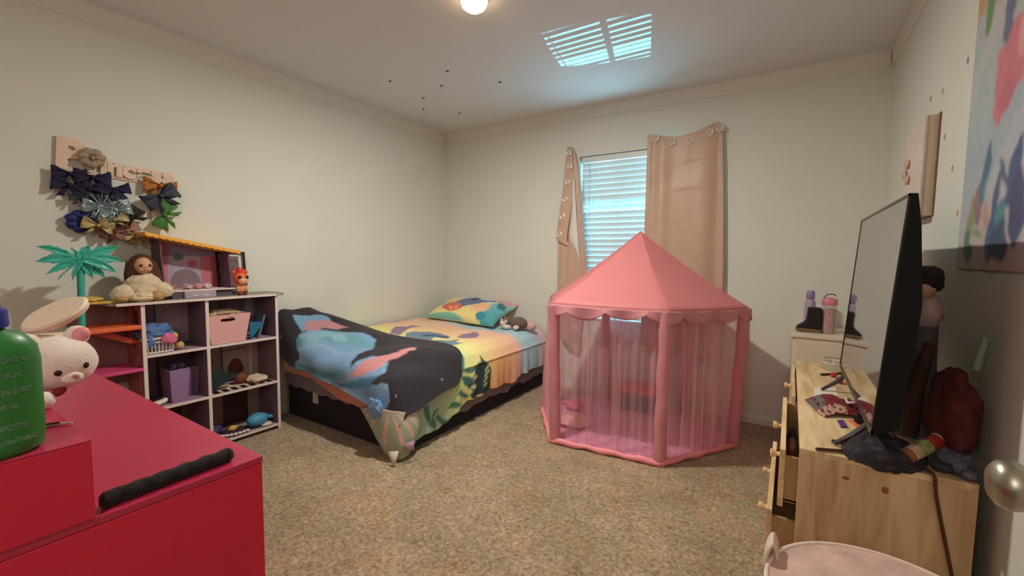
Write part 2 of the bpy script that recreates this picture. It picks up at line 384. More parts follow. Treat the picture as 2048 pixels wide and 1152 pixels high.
cR = thing('curtain', 'wide beige grommet curtain hanging flat right of the window', 'curtain', (-.70, 3.44, .42), 'beige grommet curtains')
yb = 3.452
rowsR = [[(-.985, yb, 2.125), (-.93, yb, 2.125), (-.85, yb - .004, 2.098), (-.74, yb - .006, 2.085), (-.62, yb - .006, 2.108), (-.50, yb, 2.150), (-.462, yb, 2.125)],
         [(-.985, yb, 2.0), (-.93, yb, 2.0), (-.85, yb - .012, 1.99), (-.74, yb - .004, 1.98), (-.62, yb - .014, 1.99), (-.50, yb, 1.99), (-.450, yb, 1.98)],
         [(-.985, yb, 1.5), (-.92, yb - .01, 1.5), (-.84, yb - .028, 1.5), (-.73, yb - .01, 1.5), (-.61, yb - .03, 1.5), (-.49, yb - .005, 1.5), (-.425, yb, 1.5)],
         [(-.99, yb, .95), (-.92, yb - .01, .95), (-.83, yb - .035, .95), (-.72, yb - .01, .95), (-.6, yb - .035, .95), (-.48, yb - .005, .95), (-.405, yb, .95)],
         [(-.98, yb, .43), (-.91, yb - .01, .42), (-.82, yb - .035, .42), (-.71, yb - .01, .43), (-.6, yb - .035, .43), (-.48, yb - .005, .42), (-.40, yb, .43)]]
P = curtain_sheet(rowsR, 90, 150, lambda u, v: -0.008 * np.sin(u * 26 + v * 1.5) * v ** .5 - .004 * np.sin(v * 40 + u * 7) * (np.abs(v - .36) < .05))
MB().grid(P).build('fabric', M_cur, cR, solid=.003)
for gx, gz in ((-.918, 2.088), (-.793, 2.048), (-.668, 2.042), (-.535, 2.082), (-.472, 2.10)): grommet(gx, yb - .014, gz, cR)
cLx = thing('curtain', 'narrow beige curtain sagging in a twist left of the window', 'curtain', (-1.63, 3.44, .33), 'beige grommet curtains')
rowsL = [[(-1.655, yb, 2.115), (-1.645, yb, 2.12), (-1.63, yb - .004, 2.115), (-1.612, yb - .006, 2.105), (-1.605, yb - .006, 2.09)],
         [(-1.685, yb, 1.80), (-1.66, yb - .01, 1.80), (-1.62, yb - .02, 1.80), (-1.57, yb - .02, 1.80), (-1.54, yb, 1.80)],
         [(-1.74, yb, 1.38), (-1.70, yb - .015, 1.38), (-1.63, yb - .03, 1.37), (-1.56, yb - .04, 1.38), (-1.50, yb, 1.38)],
         [(-1.745, yb, 1.0), (-1.70, yb - .02, 1.0), (-1.63, yb - .035, 1.0), (-1.55, yb - .03, 1.0), (-1.46, yb, 1.0)],
         [(-1.74, yb, .62), (-1.69, yb - .02, .62), (-1.63, yb - .03, .6), (-1.57, yb - .025, .6), (-1.50, yb, .6)],
         [(-1.72, yb, .48), (-1.67, yb - .02, .44), (-1.62, yb - .03, .40), (-1.56, yb - .02, .36), (-1.515, yb, .33)]]
P = curtain_sheet(rowsL, 60, 130, lambda u, v: -.006 * np.sin(u * 22 + v * 3) * np.clip(v * 3, 0, 1))
MB().grid(P).build('fabric', M_cur, cLx, solid=.003)
# folded-over grommet header strip running down the outer edge, and the pale lining fold beside it
hb = [[(-1.668, 3.428, 2.105), (-1.648, 3.424, 2.115), (-1.618, 3.424, 2.095)],
      [(-1.692, 3.425, 1.80), (-1.655, 3.418, 1.80), (-1.590, 3.418, 1.80)],
      [(-1.725, 3.425, 1.55), (-1.68, 3.412, 1.55), (-1.615, 3.414, 1.55)],
      [(-1.752, 3.425, 1.345), (-1.70, 3.408, 1.33), (-1.64, 3.410, 1.325)],
      [(-1.735, 3.425, 1.315), (-1.67, 3.408, 1.285), (-1.60, 3.410, 1.262)]]
MB().grid(net(hb, 20, 60)).build('header_band', M_cur, cLx, solid=.004)
for gx, gz in ((-1.640, 2.06), (-1.628, 1.945), (-1.645, 1.815), (-1.668, 1.67), (-1.690, 1.525), (-1.712, 1.37)): grommet(gx, 3.412, gz, cLx, r=.019)
lf = [[(-1.60, 3.412, 1.84), (-1.59, 3.404, 1.845), (-1.58, 3.412, 1.83)], [(-1.60, 3.408, 1.55), (-1.578, 3.398, 1.55), (-1.556, 3.41, 1.55)],
      [(-1.615, 3.404, 1.38), (-1.58, 3.394, 1.37), (-1.535, 3.408, 1.34)], [(-1.60, 3.408, 1.30), (-1.56, 3.398, 1.27), (-1.525, 3.408, 1.24)], [(-1.55, 3.412, 1.27), (-1.535, 3.404, 1.2), (-1.515, 3.412, 1.14)]]
MB().grid(net(lf, 16, 50)).build('lining_fold', M_lining, cLx, solid=.003)

# ------------------------------------------------------------------ BED
M_base = mat('black_base_fabric', (38, 32, 34), .9, .1, 60, .1)
bed = thing('bed', 'low black fabric bed base with mattress and grey fitted cover', 'bed', (-2.45, 2.58, 0))
MB().box(-3.05, -1.87, 1.72, 3.455, 0.0, .215).build('base', M_base, bed, bevel=.012)
MB().box(-3.045, -1.895, 1.76, 3.45, .215, .42).build('mattress', mat('grey_mattress', (140, 128, 132), .85, .05), bed, bevel=.05)
MB().box(-2.735, -2.68, 1.714, 1.72, .145, .225).build('care_tag', mat('white_tag', (205, 192, 178), .6), bed, smooth=False)
# grey sheet skirt
nu, nv = 260, 24
pth = [(-3.05, 1.716), (-2.6, 1.708), (-2.2, 1.708), (-1.95, 1.704), (-1.868, 1.72), (-1.856, 1.80), (-1.852, 2.2), (-1.852, 2.7), (-1.852, 3.1), (-1.852, 3.45)]
pp = cr(np.array(pth), np.linspace(0, 1, nu)); P = np.zeros((nv, nu, 3)); pu = np.linspace(0, 1, nu)
for j in range(nv):
    q = j / (nv - 1); amp = .009 * q
    P[j, :, 0] = pp[:, 0] + amp * np.sin(pu * 95 + .6 * np.sin(pu * 31)) * (pp[:, 1] > 1.74) + .008 * q * (pp[:, 1] > 1.74)
    P[j, :, 1] = pp[:, 1] - .004 * q * (pp[:, 1] < 1.74)
    hem = np.interp(pp[:, 0] * 0 + pu, [0, .30, .42, .5, 1], [.222, .218, .205, .10, .118]) + .012 * np.sin(pu * 61) * (pu > .45) + .006 * np.sin(pu * 170)
    P[j, :, 2] = (.40 - .04) * (1 - q) + hem * q
    P[j, :, 0] -= .012 * (pp[:, 1] > 1.74) * (1 - .4 * q)
MB().grid(P).build('fitted_sheet', mat('grey_sheet', (128, 116, 122), .85, .05, 20, .15, 60), bed, solid=.003)

# comforter
def comf(s, t):
    W = 1.19; x = np.where(s < W, -3.05 + s, -1.86); z = np.full(s.shape, .555) - .035 * np.clip((s - .3) / .9, 0, 1)
    ds = np.clip(s - W, 0, None); e = np.clip((s - (W - .12)) / .12, 0, 1); z = z - .05 * e ** 2 - ds
    x = x + .015 * np.sin(np.clip(ds * 9, 0, 3.1)) + np.clip(ds, 0, .4) * .05
    y = 1.70 + t; dt = np.clip(-t, 0, None); y = np.where(t < 0, 1.69, y)
    z = z - dt - .03 * np.clip(1 - np.clip(t, 0, 1) / .1, 0, 1) ** 2
    z = z - .075 * np.clip((s - .35) / .3, 0, 1) * np.clip((.50 - t) / .14, 0, 1)
    x = x + .022 * np.clip(ds / .05, 0, 1)
    return np.stack([x, y, z], -1)
nu, nv = 330, 400
s, t = np.meshgrid(np.linspace(0, 1, nu), np.linspace(-.20, 1.745, nv))
tt = np.clip(t, 0, 2)
smax = 1.19 + np.interp(tt, [0, .16, .6, .9, 1.15, 1.3, 1.745], [.335, .315, .30, .275, .30, .262, .255]) + .008 * np.sin(tt * 29)
smax = np.where(t < 0.0, 1.19, smax)
s2 = s * smax
P = comf(s2, t)
hang = np.clip((s2 - 1.2) / .3, 0, 1); top = 1 - np.clip((s2 - 1.1) / .1, 0, 1)
P[:, :, 0] += hang * (.009 * np.sin(t * 34 + 2 * np.sin(t * 9)) + .004 * np.sin(t * 71))
P[:, :, 2] += top * (.010 * snoise(s2, t, 7, 4) + .006 * snoise(s2, t, 19, 9)) * np.clip(t / .05, 0, 1) * np.clip((t - .3) / .2, .3, 1)
sm = np.exp(-((s2 - 1.25) / .008) ** 2); P[:, :, 0] += .007 * sm     # piped seam along the edge
sm = np.exp(-((s2 - .62) / .012) ** 2) * top; P[:, :, 2] -= .003 * sm
u, v = wob(s2, t, .012, 17); q = v + .1 * snoise(s2, t, 4, 2)
Cc = ramp(q, [(-.22, (206, 118, 92)), (0.0, (214, 128, 98)), (.12, (120, 176, 150)), (.35, (176, 214, 150)), (.55, (206, 224, 142)), (.72, (236, 226, 138)), (.88, (244, 206, 140)), (1.05, (248, 190, 148)), (1.2, (247, 184, 160)), (1.3, (172, 206, 214)), (1.48, (160, 204, 220)), (1.6, (206, 186, 202)), (1.75, (222, 176, 178))])
w2 = np.clip((.62 - s2) / .3, 0, 1)[..., None]   # towards the wall: yellow then teal-blue
Cw = ramp(q, [(-.2, (206, 118, 92)), (0.05, (238, 226, 140)), (.75, (240, 226, 140)), (1.0, (244, 196, 160)), (1.25, (236, 190, 160)), (1.45, (158, 206, 204)), (1.75, (150, 200, 206))])
Cc = Cc * (1 - w2) + Cw * w2
Cc = Cc * .86 + .14 * np.array(lin((226, 216, 206)))
hm = (np.clip((s2 - 1.2) / .12, 0, 1) * np.clip(1 - np.abs(q - .93) / .28, 0, 1))[..., None]; Cc = Cc * (1 - .75 * hm) + np.array(lin((236, 170, 96))) * .75 * hm
hm = (np.clip((s2 - 1.22) / .1, 0, 1) * np.clip((.52 - q) / .2, 0, 1))[..., None]; Cc = Cc * (1 - hm) + np.array(lin((164, 186, 166))) * hm
for poly, c in (
    ([(0.30,0.72),(0.22,0.83),(0.24,0.89),(0.31,0.91),(0.27,1.00),(0.34,1.04),(0.37,0.94),(0.39,0.82),(0.48,0.69),(0.50,0.62),(0.39,0.65)], (150, 124, 150)),
    ([(0.88,0.87),(0.84,1.00),(0.80,1.16),(0.85,1.17),(0.92,1.11),(0.98,1.00),(0.97,0.91),(0.94,0.86)], (152, 124, 150)),
    ([(0.53,0.50),(0.57,0.62),(0.49,0.70),(0.49,0.81),(0.57,0.89),(0.68,0.93),(0.80,0.89),(0.85,0.82),(0.77,0.74),(0.81,0.66),(0.86,0.71),(0.94,0.82),(0.98,0.76),(1.06,0.78),(1.05,0.70),(0.98,0.64),(0.87,0.58),(0.82,0.48),(0.71,0.44),(0.61,0.47)], (118, 142, 156)),
    ([(0.61,0.77),(0.68,0.85),(0.79,0.88),(0.82,0.83),(0.75,0.77),(0.66,0.72)], (70, 86, 126)),
    ([(0.57,0.54),(0.56,0.62),(0.62,0.63),(0.71,0.55),(0.75,0.46),(0.68,0.47)], (128, 186, 168)),
    ([(1.13,0.57),(1.16,0.59),(1.21,0.57),(1.25,0.55),(1.29,0.50),(1.23,0.50),(1.18,0.53)], (58, 140, 128)),
    ([(1.29,0.51),(1.27,0.58),(1.25,0.69),(1.29,0.67),(1.30,0.59)], (74, 128, 124)),
    ([(1.31,0.50),(1.32,0.59),(1.36,0.64),(1.39,0.60),(1.36,0.54)], (64, 116, 108)),
    ([(1.38,0.46),(1.38,0.51),(1.46,0.61),(1.46,0.55)], (66, 124, 104)),
    ([(1.38,0.37),(1.39,0.42),(1.48,0.51),(1.46,0.44)], (66, 124, 104)),
    ([(1.41,0.29),(1.45,0.34),(1.50,0.40),(1.50,0.33),(1.44,0.27)], (66, 124, 104)),
    ([(1.34,0.16),(1.34,0.20),(1.43,0.22),(1.39,0.25),(1.37,0.29),(1.38,0.30),(1.43,0.25),(1.47,0.27),(1.50,0.25),(1.45,0.19),(1.38,0.16)], (70, 126, 106)),
    ([(1.20,0.75),(1.23,0.76),(1.24,0.78),(1.27,0.82),(1.33,0.85),(1.38,0.86),(1.45,0.85),(1.48,0.81),(1.48,0.70),(1.47,0.62),(1.45,0.61),(1.43,0.64),(1.40,0.59),(1.38,0.59),(1.37,0.64),(1.34,0.61),(1.31,0.66),(1.24,0.68),(1.24,0.72)], (42, 62, 66))):
    put(Cc, inpoly(u, v, poly), c)
for a, b in ((1.29, .80), (1.33, .80), (1.37, .79), (1.41, .78), (1.34, .66), (1.40, .65)):   # slits of the split leaf
    put(Cc, ((u - a) / .006 + (v - b) / .03) ** 2 * .2 + ((v - b) / .035) ** 2 < 1, (196, 214, 150))
Cc = soften(Cc, 2)
comforter = MB(); comforter.grid(P)
co = comforter.build('comforter', mat('comforter_print', (200, 200, 200), .8, .04, 30, .12, 120, attr='Col'), colors=Cc.reshape(-1, 3), solid=.014)
tag(co, 'bright pastel tropical-print comforter spread over the bed', 'comforter')
# corner of the comforter hanging to the carpet: sage green with pink rays
nu, nv = 90, 90; u, v = np.meshgrid(np.linspace(0, 1, nu), np.linspace(0, 1, nv))
N = [[(-2.17, 1.668, .235), (-2.05, 1.64, .27), (-1.90, 1.63, .29), (-1.81, 1.66, .29), (-1.79, 1.74, .27), (-1.80, 1.80, .24)],
     [(-2.12, 1.668, .185), (-2.03, 1.635, .20), (-1.89, 1.615, .20), (-1.795, 1.65, .20), (-1.775, 1.73, .19), (-1.79, 1.79, .18)],
     [(-2.05, 1.670, .11), (-1.99, 1.635, .11), (-1.88, 1.615, .10), (-1.79, 1.65, .10), (-1.775, 1.72, .10), (-1.79, 1.77, .10)],
     [(-1.96, 1.672, .035), (-1.93, 1.650, .02), (-1.87, 1.64, .010), (-1.81, 1.66, .012), (-1.79, 1.70, .03), (-1.80, 1.74, .05)]]
P = net(N, nu, nv)
Cc = np.zeros((nv, nu, 3)); Cc[:] = lin((162, 174, 154))
th = np.arctan2(v + .12, (u - .42) * 1.2); rad = np.hypot(v + .12, (u - .42) * 1.2)
for a in (0.35, .62, .9, 1.2, 1.55, 1.95, 2.3, 2.6, 2.85): put(Cc, (np.abs(th - a + .08 * np.sin(rad * 4 + a)) < .045 + .022 * np.sin(rad * 4)) & (rad < .82) & (rad > .12), (216, 178, 162))
put(Cc, rad < .15, (212, 172, 158))
MB().grid(P).build('hanging_corner', _m['comforter_print'], co, colors=Cc.reshape(-1, 3), solid=.02)
M_lbl = mat('care_label', (214, 200, 176), .6)
MB().add([(-1.84, 1.60, .075), (-1.78, 1.62, .085), (-1.785, 1.60, .015), (-1.80, 1.59, .004), (-1.84, 1.60, .075)][:4], [(0, 1, 2, 3)]).build('care_label', M_lbl, co, solid=.001)
MB().add([(-1.775, 1.66, .115), (-1.745, 1.70, .125), (-1.74, 1.70, .070), (-1.77, 1.66, .060)], [(0, 1, 2, 3)]).build('care_label', mat('care_label_print', (176, 140, 160), .6, .3, 90), co, solid=.001)

# fleece blanket over the foot of the bed: black with blue and pink flowing patches
BN = [
 [(-3.05,2.18,.57),(-2.90,2.20,.56),(-2.60,2.27,.55),(-2.30,2.33,.545),(-2.02,2.33,.535),(-1.87,2.27,.50),(-1.81,2.20,.41)],
 [(-3.05,1.93,.755),(-2.90,1.98,.71),(-2.60,2.07,.635),(-2.30,2.13,.585),(-2.02,2.15,.56),(-1.87,2.14,.49),(-1.79,2.13,.325)],
 [(-3.05,1.80,.765),(-2.90,1.84,.69),(-2.60,1.88,.605),(-2.30,1.90,.575),(-2.02,1.92,.55),(-1.87,1.92,.47),(-1.78,1.93,.315)],
 [(-3.05,1.665,.755),(-2.90,1.68,.60),(-2.60,1.67,.51),(-2.30,1.67,.49),(-2.02,1.68,.47),(-1.87,1.69,.42),(-1.78,1.72,.275)],
 [(-3.05,1.645,.50),(-2.90,1.64,.41),(-2.60,1.635,.375),(-2.30,1.635,.34),(-2.02,1.635,.27),(-1.88,1.635,.235),(-1.80,1.65,.215)]]
nu, nv = 420, 300; P = net(BN, nu, nv); u, v = np.meshgrid(np.linspace(0, 1, nu), np.linspace(0, 1, nv))
P[:, :, 2] += .009 * snoise(u * 3, v * 2, 5, 5) + .005 * snoise(u * 3, v * 2, 13, 6) * np.clip(v * 4, 0, 1)
P[:, :, 2] += .010 * np.sin((u * 1.6 + v * .9) * 14) * np.exp(-((v - .55) / .3) ** 2) * np.clip(u * 3, 0, 1)
P[:, :, 1] += -.012 * np.clip((v - .7) / .3, 0, 1) * (np.sin(u * 38) * .5 + .5)
Cc = np.zeros((nv, nu, 3)); Cc[:] = lin((44, 38, 46))
uu, vv = wob(u, v, .005, 40)
nzq = snoise(u * 3, v * 3, 7, 8)
polys = {
'bluea':[(0.194,0.744),(0.187,0.685),(0.201,0.626),(0.227,0.543),(0.301,0.489),(0.381,0.402),(0.465,0.438),(0.522,0.557),(0.508,0.630),(0.528,0.772),(0.565,0.639),(0.662,0.635),(0.699,0.721),(0.629,0.849),(0.766,0.790),(0.829,0.863),(0.732,0.977),(0.639,1.01),(0.592,1.01),(0.431,1.01),(0.328,1.01),(0.227,0.995),(0.244,0.849)],
'blueb':[(0.057,0.621),(0.090,0.493),(0.137,0.40),(0.191,0.36),(0.23,0.40),(0.217,0.466),(0.174,0.603),(0.194,0.671),(0.144,0.644)],
'pinka':[(0.187,0.644),(0.140,0.562),(0.184,0.452),(0.21,0.40),(0.30,0.38),(0.278,0.475),(0.231,0.525),(0.207,0.612)],
'pinkb':[(0.528,0.854),(0.559,0.753),(0.582,0.653),(0.625,0.594),(0.635,0.479),(0.645,0.393),(0.666,0.420),(0.666,0.516),(0.659,0.612),(0.642,0.708),(0.585,0.813)],
'lightc':[(0.217,0.667),(0.234,0.557),(0.338,0.507),(0.388,0.543),(0.344,0.594),(0.291,0.584),(0.278,0.685),(0.264,0.758)],
'deep':[(0.669,0.977),(0.722,0.895),(0.806,0.826),(0.813,0.913),(0.742,0.986)],
'drk2':[(0.431,0.977),(0.515,0.922),(0.589,0.831),(0.682,0.749),(0.645,0.854),(0.555,0.945)]}
cols = {'blueb': (118, 156, 188), 'pinka': (186, 134, 142), 'bluea': (124, 160, 198), 'lightc': (136, 178, 196), 'drk2': (78, 130, 166), 'pinkb': (206, 140, 142), 'deep': (112, 156, 206)}
for nm_ in ('blueb', 'pinka', 'bluea'): put(Cc, inpoly(uu, vv, polys[nm_]), cols[nm_])
blue = inpoly(uu, vv, polys['bluea'])
put(Cc, blue & (nzq + (u - .35) * 2.2 < -.1), (108, 158, 176))
put(Cc, blue & (nzq * .6 + (u - .33) * 2.5 + (.8 - v) < -.18), (84, 134, 150))
put(Cc, blue & (np.abs(nzq - .25) < .07), (136, 172, 200))
for nm_ in ('lightc', 'drk2', 'pinkb', 'deep'): put(Cc, inpoly(uu, vv, polys[nm_]), cols[nm_])
for a, b in ((.07, .87), (.93, .40), (.86, .80)): put(Cc, ((u - a) * 2.1) ** 2 + (v - b) ** 2 < .00008, (190, 196, 206))
Cc = soften(Cc, 5)
bk = MB().grid(P).build('fleece_blanket', mat('fleece', (200, 200, 200), .9, .10, 60, .25, 220, attr='Col', sheen=.12), colors=Cc.reshape(-1, 3), solid=.014)
tag(bk, 'black fleece blanket with blue and pink flowing patches across the foot of the bed', 'blanket')
# rolled free corner of the blanket, blue
mb = MB(); mb.ell((-1.975, 1.622, .285), (.058, .026, .062), 30, 20, .30, 5, rot('Y', -24) @ rot('X', 8))
mb.build('rolled_corner', mat('fleece_blue', (112, 152, 194), .9, .1, 30, .3, 200, sheen=.2), bk)

# pillow
nu, nv = 150, 120; u, v = np.meshgrid(np.linspace(-1, 1, nu), np.linspace(-1, 1, nv))
def pillow(c, ax, ay, hx, hy, th):
    e = (1 - np.abs(u) ** 3.2) * (1 - np.abs(v) ** 3.2); e = np.clip(e, 0, 1) ** .42
    pin = 1 - .05 * (1 - v ** 2) ; pin2 = 1 - .06 * (1 - u ** 2)
    X = u * hx * (1 - .06 * (1 - np.abs(u) ** 2) * 0) ; Xp = u * hx * (.93 + .07 * v ** 2); Yp = v * hy * (.92 + .08 * u ** 2)
    up = th * e
    A = Vector(ax).normalized(); B = Vector(ay).normalized(); Nn = A.cross(B)
    o = []
    for sgn in (1, -.55):
        Pp = np.array(c)[None, None] + Xp[..., None] * np.array(A) + Yp[..., None] * np.array(B) + (up * sgn)[..., None] * np.array(Nn)
        o.append(Pp)
    return o
pt, pb = pillow((-2.545, 3.245, .645), (1, .05, -.03), (-.03, .95, .30), .385, .235, .085)
pt[:, :, 2] += .006 * snoise(u, v, 7, 3)
Cc = ramp(v + .15 * snoise(u, v, 3, 4) + .25 * u * (v > 0), [(-1, (130, 188, 170)), (-.985, (160, 198, 166)), (-.955, (238, 222, 150)), (-.3, (242, 220, 150)), (-.05, (242, 206, 150)), (.3, (240, 208, 176)), (.6, (190, 212, 206)), (1, (232, 214, 200))])
m_ = u > .55 + .1 * np.sin(v * 4); Cc[m_] = (ramp(v, [(-1, (76, 158, 164)), (0, (110, 184, 190)), (.7, (160, 200, 200)), (1, (236, 140, 128))]))[m_]
hm = np.clip(1 - np.hypot((u - .42) / .3, (v + .25) / .5), 0, 1)[..., None]; hm = np.clip(hm * 2.5, 0, 1); Cc = Cc * (1 - hm) + np.array(lin((246, 190, 150))) * hm
ub, vb = wob(u, v, .03, 9)
put(Cc, inpoly(ub, vb, [(-.45, -.45), (-.15, -.52), (.0, -.25), (.2, .0), (.42, .25), (.62, .45), (.55, .6), (.2, .42), (.05, .75), (-.15, .85), (-.28, .55), (-.42, .2), (-.58, -.05), (-.52, -.3)]), (110, 120, 156))
put(Cc, np.hypot((u + .48) / .28, (v + .35) / .34) < 1, (196, 132, 116))
put(Cc, np.hypot((u + .34) / .26, (v + .5) / .27) < 1, (226, 108, 84))
for a, b in ((-.45, -.5), (-.3, -.42), (-.36, -.62), (-.22, -.55)): put(Cc, np.hypot((u - a) / .05, (v - b) / .07) < 1, (244, 176, 150))
put(Cc, np.hypot((u + .05) / .10, (v - .45) / .16) < 1, (62, 72, 108))
for a in np.linspace(0, 6.28, 7)[:-1]: put(Cc, np.hypot((u - .60 - .07 * math.cos(a)) / .075, (v + .78 - .1 * math.sin(a)) / .10) < 1, (62, 140, 158))
for j in range(5): put(Cc, (np.abs(v - .62 - j * .075 - (u - .6) * -.5) < .02) & (u > .35) & (u < .95), (238, 116, 104))
put(Cc, inpoly(u, v, [(.72, .5), (.95, .35), (.98, .05), (.85, -.05), (.75, .15)]), (72, 118, 130))
Cc = soften(Cc, 2)
pl = MB(); pl.grid(pt); pl.grid(pb)
Cp = np.concatenate([Cc.reshape(-1, 3), (Cc * .35 + .65 * np.array(lin((226, 208, 160)))).reshape(-1, 3)])
plo = pl.build('pillow', mat('pillow_print', (200, 200, 200), .8, .04, 30, .1, 120, attr='Col'), colors=Cp)
tag(plo, 'bed pillow in a yellow and teal floral pillowcase leaning at the head of the bed', 'pillow')
mb = MB(); mb.ell((-2.87, 3.15, .61), (.075, .11, .042), 28, 16, .05, 3, rot('Z', -20) @ rot('X', 14))
tag(mb.build('throw_cushion', mat('red_velour', (206, 62, 78), .7, .06, 20, sheen=.3)), 'small round red cushion tucked beside the pillow against the left wall', 'cushion')

# plush dog on the bed
dg = thing('plush_dog', 'small grey and white plush husky lying beside the pillow', 'plush toy', (-2.06, 3.16, .53))
Mg = mat('grey_plush', (112, 92, 78), .95, .12, 60, .3, 300, sheen=.2); Mw = mat('white_plush', (222, 208, 196), .95, .06, 60, .3, 300, sheen=.2)
mb = MB(); mb.ell((-1.985, 3.19, .590), (.085, .062, .055), 24, 14, .05).ell((-2.085, 3.155, .600), (.042, .04, .04), 20, 12)
mb.lathe([(.014, 0), (.010, .016), (.001, .030)], (-2.105, 3.165, .632), 10).lathe([(.014, 0), (.010, .016), (.001, .030)], (-2.065, 3.165, .632), 10); mb.build('body', Mg, dg)
mb = MB(); mb.ell((-2.105, 3.125, .585), (.033, .028, .026), 18, 12).ell((-2.07, 3.12, .605), (.012, .012, .016), 10, 8).ell((-2.055, 3.11, .560), (.04, .024, .020), 16, 10).ell((-1.965, 3.12, .560), (.026, .03, .020), 16, 10).ell((-2.12, 3.128, .610), (.010, .010, .016), 10, 8)
mb.build('muzzle_and_paws', Mw, dg)
MB().ell((-2.118, 3.098, .583), (.0075, .006, .006), 10, 8).ell((-2.095, 3.112, .606), .004, 8, 6).build('nose', mat('black_bead', (18, 14, 14), .25), dg)
pg = thing('plush_pig', 'small pale pink plush toy lying at the bed edge behind the plush husky', 'plush toy', (-1.90, 3.25, .52))
MB().ell((-1.90, 3.25, .565), (.055, .045, .042), 20, 12, .05).ell((-1.945, 3.225, .585), (.028, .026, .026), 16, 10).build('body', mat('blush_plush', (216, 176, 166), .95, .06, 50, .3, 300), pg)
MB().ell((-1.925, 3.225, .612), (.009, .006, .012), 10, 8).ell((-1.955, 3.24, .610), (.009, .006, .012), 10, 8).build('ear', mat('blush_ear', (206, 150, 146), .9), pg)

# ------------------------------------------------------------------ PLAY TENT
TV_ = [(-.56, 2.44), (-.225, 2.985), (-.60, 3.395), (-1.25, 3.385), (-1.565, 2.87), (-1.22, 2.37)]
apex = Vector((-.862, 2.93, 1.352)); tc_ = Vector((-.90, 2.92, 0)); zr = .885
roofv = [Vector((tc_.x + (a - tc_.x) * 1.045, tc_.y + (b - tc_.y) * (1.045 if b < 3 else 1.0), zr)) for a, b in TV_]
roofv[1].z -= .012; roofv[4] = Vector((-1.50, 2.87, zr))
Mtent = mat('coral_polyester', (226, 142, 146), .5, .03, 8, .06, 60, sheen=.15)
Mtentd = mat('pink_polyester', (216, 146, 156), .5, .04, 10, .1, 40, sheen=.15)
def add_translucency(m, fac, rgb):       # thin polyester lets lamp light through
    n = m.node_tree.nodes; L_ = m.node_tree.links; t = n.new('ShaderNodeBsdfTranslucent'); t.inputs[0].default_value = (*lin(rgb), 1)
    mx = n.new('ShaderNodeMixShader'); mx.inputs[0].default_value = fac; L_.new(n['Principled BSDF'].outputs[0], mx.inputs[1]); L_.new(t.outputs[0], mx.inputs[2]); L_.new(mx.outputs[0], n['Material Output'].inputs[0])
add_translucency(Mtent, .34, (252, 176, 180)); add_translucency(Mtentd, .2, (250, 176, 184))
tent = thing('play_tent', 'pink hexagonal play tent with coral peaked roof and sheer sides', 'tent', (tc_.x, tc_.y, 0))
mb = MB()
for i in range(6):
    a, b = roofv[i], roofv[(i + 1) % 6]; n = 16; P = np.zeros((n + 1, n + 1, 3))
    for j in range(n + 1):
        for q in range(n + 1):
            e = a.lerp(b, q / n); p = apex.lerp(e, j / n)
            sag = .020 * math.sin(math.pi * j / n) + .006 * (math.sin(math.pi * q / n)) * (j / n) ** 3
            p = p - Vector((0, 0, sag)); P[j, q] = p
    mb.grid(P)
mb.build('roof', Mtent, tent, solid=.003)
# seam ribs
mb = MB()
for i in range(6):
    pts = []
    for j in range(13):
        p = apex.lerp(roofv[i], j / 12); pts.append(p - Vector((0, 0, .020 * math.sin(math.pi * j / 12) - .0005)))
    mb.tube(pts, .0022, 6)
mb.build('roof_seams', Mtent, tent)
for i in range(6):       # scalloped valance
    a, b = roofv[i], roofv[(i + 1) % 6]; n = 60; dr = (b - a).normalized(); nrm = Vector((dr.y, -dr.x, 0)); P = np.zeros((8, n + 1, 3))
    for q in range(n + 1):
        tq = q / n; e = a.lerp(b, tq); e.z -= .006 * math.sin(math.pi * tq)
        deep = .028 + .045 * abs(math.cos(tq * math.pi * 3)) ** .8
        if i == 5: deep += .012 * math.sin(tq * 7)
        for j in range(8):
            w_ = j / 7; bl_ = nrm * (.006 + .014 * w_ * math.sin(tq * 19 + i))
            P[j, q] = e + bl_ - Vector((0, 0, deep * w_))
    MB().grid(P).build('valance', Mtentd, tent, solid=.002)
for i in range(6):       # pole sleeves
    b0 = Vector((*TV_[i], .0)); t0 = Vector((roofv[i].x, roofv[i].y, zr - .01)); mb = MB(); pts = []; rr = []
    inn = (tc_ - Vector((b0.x, b0.y, 0))).normalized() * .028
    for j in range(15):
        p = b0.lerp(t0, j / 14) + inn; w_ = .002 * math.sin(j * 1.3 + i); pts.append(p + Vector((w_, w_ * .5, .0))); rr.append(.036 + .002 * math.sin(j * 1.7 + i * 2))
    mb.tube(pts, rr, 14); mb.build('pole_sleeve', Mtentd, tent)
Msheer = mix_clear('pink_netting', (255, 214, 222), .31, .4, 18)
Msheer2 = mix_clear('pink_netting_fold', (250, 206, 210), .42, .2, 40)
